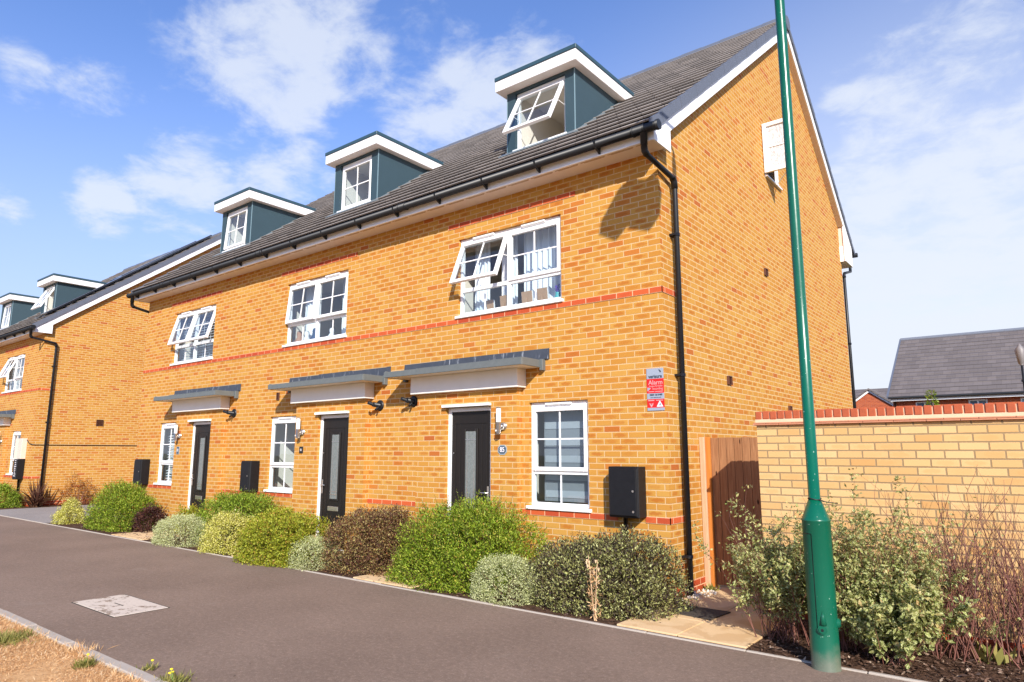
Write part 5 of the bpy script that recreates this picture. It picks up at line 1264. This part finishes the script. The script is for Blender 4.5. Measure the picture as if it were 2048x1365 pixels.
def thistle():
    x, y = -.20, -1.33; t = thing('dead_thistle', (x, y, 0), 'dead straw-coloured thistle stalk in front of the dark rounded shrub', 'dead plant'); rr = random.Random(8); mb = MB(); lp = []
    for k in range(3):
        tx = rr.uniform(-.05, .05); mb.tube([(x + k * .012, y, 0), (x + tx * .5, y - .01, .2), (x + tx, y - .02, .45 + k * .04), (x + tx * 1.3, y - .02, .55 + k * .04)], [.006, .005, .004, .002], 5)
    for k in range(26):
        z = rr.uniform(.05, .5); a = rr.uniform(0, 6.28); l = rr.uniform(.03, .10); mb.tube([(x, y - .01, z), (x + cos(a) * l * .6, y - .01 + sin(a) * l * .4, z + .02), (x + cos(a) * l, y + sin(a) * l * .6 - .01, z + rr.uniform(-.01, .05))], [.003, .002, .001], 3)
    for k in range(7):
        a = rr.uniform(-.07, .07); z = rr.uniform(.42, .56); mb.tube([(x + a, y - .02, z), (x + a, y - .02, z + .028)], [.005, .013], 6)
    build('stalk', mb, M['deadstem'], t)
    r = np.random.RandomState(3); n = 150; z = .04 + .5 * r.rand(n); P = np.stack([x + r.normal(size=n) * .035, y - .015 + r.normal(size=n) * .02, z], 1)
    fast_mesh('dead_leaves', leaves(P, r.normal(size=(n, 3)), r.normal(size=(n, 3)), .045 * (.5 + r.rand(n)), .012 * np.ones(n)), 4, L['straw'], t)
thistle()
def young_tree():
    x, y = 1.87, 6.75; t = thing('young_tree', (x, y, 0), 'tip of a young tree showing above the garden wall coping', 'tree'); r = np.random.RandomState(7); n = 900
    build('trunk', MB().tube([(x, y, 0), (x, y, 1.6), (x + .01, y, 2.72)], [.02, .014, .004], 6), M['twigdark'], t)
    z = 1.2 + 1.52 * r.rand(n) ** .8; w_ = .05 + .16 * np.clip((2.75 - z), 0, 1); a = r.rand(n) * 6.28; rr_ = np.sqrt(r.rand(n)) * w_
    P = np.stack([x + rr_ * np.cos(a), y + rr_ * np.sin(a), z], 1); D = np.stack([np.cos(a), np.sin(a), .5 + 0 * a], 1) + r.normal(size=(n, 3)) * .4
    fast_mesh('crown', leaves(P, D, r.normal(size=(n, 3)) * .4 + [0, 0, 1], .05 * (.6 + .6 * r.rand(n)), .02 * np.ones(n)), 4, L['green2'], t)
young_tree()
# bark chips and litter over the beds, pebbles, turf
r = np.random.RandomState(2); n = 9000
X_ = np.concatenate([r.uniform(1.32, 4.6, 5200), r.uniform(-13.5, .05, n - 5200)]); Y_ = r.uniform(-1.36, -.02, n); Z_ = .016 + .02 * r.rand(n)
P = np.stack([X_, Y_, Z_], 1); D = r.normal(size=(n, 3)) * [1, 1, .25]; N_ = r.normal(size=(n, 3)) * .35 + [0, 0, 1]
tag(fast_mesh('bark_mulch', leaves(P, D, N_, .055 * (.3 + r.rand(n)), .018 * (.4 + r.rand(n)), .05), 4, L['chips']), 'dark bark chips and leaf litter on the planting beds', 'mulch', None, 'stuff')
mb = MB(); rr = random.Random(4)
for k in range(170):
    a, b = rr.gauss(.13, .06), rr.gauss(.42, .28)
    if rr.random() < .4: a, b = rr.uniform(-.25, .05), rr.gauss(-.06, .05)
    s_ = rr.uniform(.007, .017); z = .028
    if a < .012 and b > -.012: continue
    mb.lathe([(s_ * .5, z - .01), (s_, z), (s_ * .8, z + s_ * .7), (s_ * .3, z + s_)], a, b, 6)
tag(build('pebbles', mb, M['pebble']), 'white pebbles scattered round the foot of the downpipe', 'pebbles', None, 'stuff')
def blades(name, n, xr, yr, mt, ln, wd, seed, flat=.6, dens=None, lean=(.5, .2)):
    r = np.random.RandomState(seed); X_ = r.uniform(*xr, n); Y_ = r.uniform(*yr, n)
    if dens is not None:
        q = nz3(np.stack([X_, Y_, 0 * X_], 1), seed, dens); k = q > r.uniform(-1.4, .3, n); X_, Y_ = X_[k], Y_[k]; n = len(X_)
    P = np.stack([X_, Y_, 0 * X_ + .001], 1); D = r.normal(size=(n, 3)) * [1, 1, .3] * flat + [lean[0], lean[1], .45]; N_ = r.normal(size=(n, 3)) * .4 + [0, 0, 1]
    return fast_mesh(name, leaves(P, D, N_, ln * (.4 + .9 * r.rand(n)), wd * (.6 + .7 * r.rand(n)), .1), 4, mt)
tag(blades('dry_grass', 170000, (-7.5, .8), (-6.2, -4.885), L['straw'], .034, .0034, 41, dens=4.0), 'parched straw-coloured grass on the verge', 'grass', None, 'stuff')
def tuft(label, x, y, n, ln, seed, flower=0, sp=.06, m='grass', name='grass_tuft', cat='grass tuft', wd=.008):
    r = np.random.RandomState(seed); t = thing(name, (x, y, 0), label, cat); P = np.stack([x + r.normal(size=n) * sp, y + r.normal(size=n) * sp, 0 * r.rand(n)], 1)
    D = r.normal(size=(n, 3)) * [.55, .55, .2] + [0, 0, 1]; fast_mesh('blades', leaves(P, D, r.normal(size=(n, 3)), ln * (.4 + .8 * r.rand(n)), wd * np.ones(n), .1), 4, L[m], t)
    for k in range(flower):
        a, b, h = x + r.uniform(-.04, .04), y + r.uniform(-.04, .04), ln * r.uniform(.95, 1.3); build('flower_stem', MB().tube([(x, y, 0), (a, b, h)], .0025, 4), M['plantgreen'], t)
        build('flower_head', MB().lathe([(.004, h - .004), (.012, h + .003), (.011, h + .006), (.004, h + .009)], a, b, 10), M['yellowflower'], t)
tuft('green grass tuft at the left edge of the dry verge', -3.86, -5.16, 900, .075, 51, sp=.11)
tuft('dandelion-like weed with one yellow flower in the dry verge', -2.52, -4.99, 160, .08, 52, flower=1, sp=.03, name='flowering_weed', cat='weed')
tuft('low weed with a yellow flower at the edging on the path side', -2.07, -4.71, 60, .05, 53, flower=1, sp=.03, name='flowering_weed', cat='weed', m='grass')
tuft('flowering weed at the bottom edge of the photo by the verge edging', -1.62, -4.73, 200, .075, 54, flower=3, sp=.05, name='flowering_weed', cat='weed')
tuft('dry straw tuft leaning over the verge edging', -2.92, -4.86, 130, .11, 55, sp=.05, m='straw', wd=.005)
tuft('thin grass growing against the foot of the front corner', -.08, -.08, 90, .28, 56, sp=.05, m='grass', wd=.009)
tuft('small green weed beside the gate post', .12, .78, 60, .10, 57, sp=.04, name='small_weed', cat='weed', m='grass', wd=.03)
tuft('fresh green seedling leaves in the bark by the buff wall', 2.95, -.52, 22, .16, 58, sp=.05, name='seedling', cat='weed', m='grass', wd=.06)
# path furniture
cv_ = tag(build('manhole_cover', MB().cbox(-5.13, -4.05, -4.17, -3.64, -.02, .006, .003), M['cover'], None, (-4.6, -3.9, 0)), 'pale worn concrete cover set flush in the footpath', 'manhole cover')
tag(build('rubber_mat', MB().prismz([(.20, -.63), (.71, -.68), (.75, -.26), (.23, -.25)], .030, .040), M['matt'], None, (.47, -.45, .03)), 'dark rubber mat lying on the side path slabs', 'mat')
build('cover_joint', MB().ring(-5.145, -4.035, -4.185, -3.625, .012, 0, 1) if False else MB().box(-5.145, -4.035, -4.185, -4.172, -.01, .003).box(-5.145, -4.035, -3.638, -3.625, -.01, .003).box(-5.145, -5.132, -4.1715, -3.6385, -.01, .003).box(-4.048, -4.035, -4.1715, -3.6385, -.01, .003), M['matt'], cv_)
build('lifting_slot', MB().box(-4.72, -4.50, -3.915, -3.90, .0061, .0075), M['matt'], cv_)
r = np.random.RandomState(12); n = 160; P = np.stack([r.uniform(-9, 2.5, n), r.uniform(-4.6, -1.5, n), .003 + 0 * r.rand(n)], 1); P[:60, 1] = -1.5 - .12 * np.abs(r.normal(size=60))
tag(fast_mesh('path_litter', leaves(P, r.normal(size=(n, 3)) * [1, 1, .1], r.normal(size=(n, 3)) * .2 + [0, 0, 1], .022 * (.4 + r.rand(n)), .009 * np.ones(n), .1), 4, L['chips']), 'tiny leaf scraps on the footpath', 'leaf litter', None, 'stuff')

tag(blades('edging_grass', 5000, (-6.0, -1.0), (-4.93, -4.86), L['straw'], .06, .0045, 42, dens=7.0, lean=(.2, .6)), 'straw-coloured grass creeping over the verge edging', 'grass', None, 'stuff')
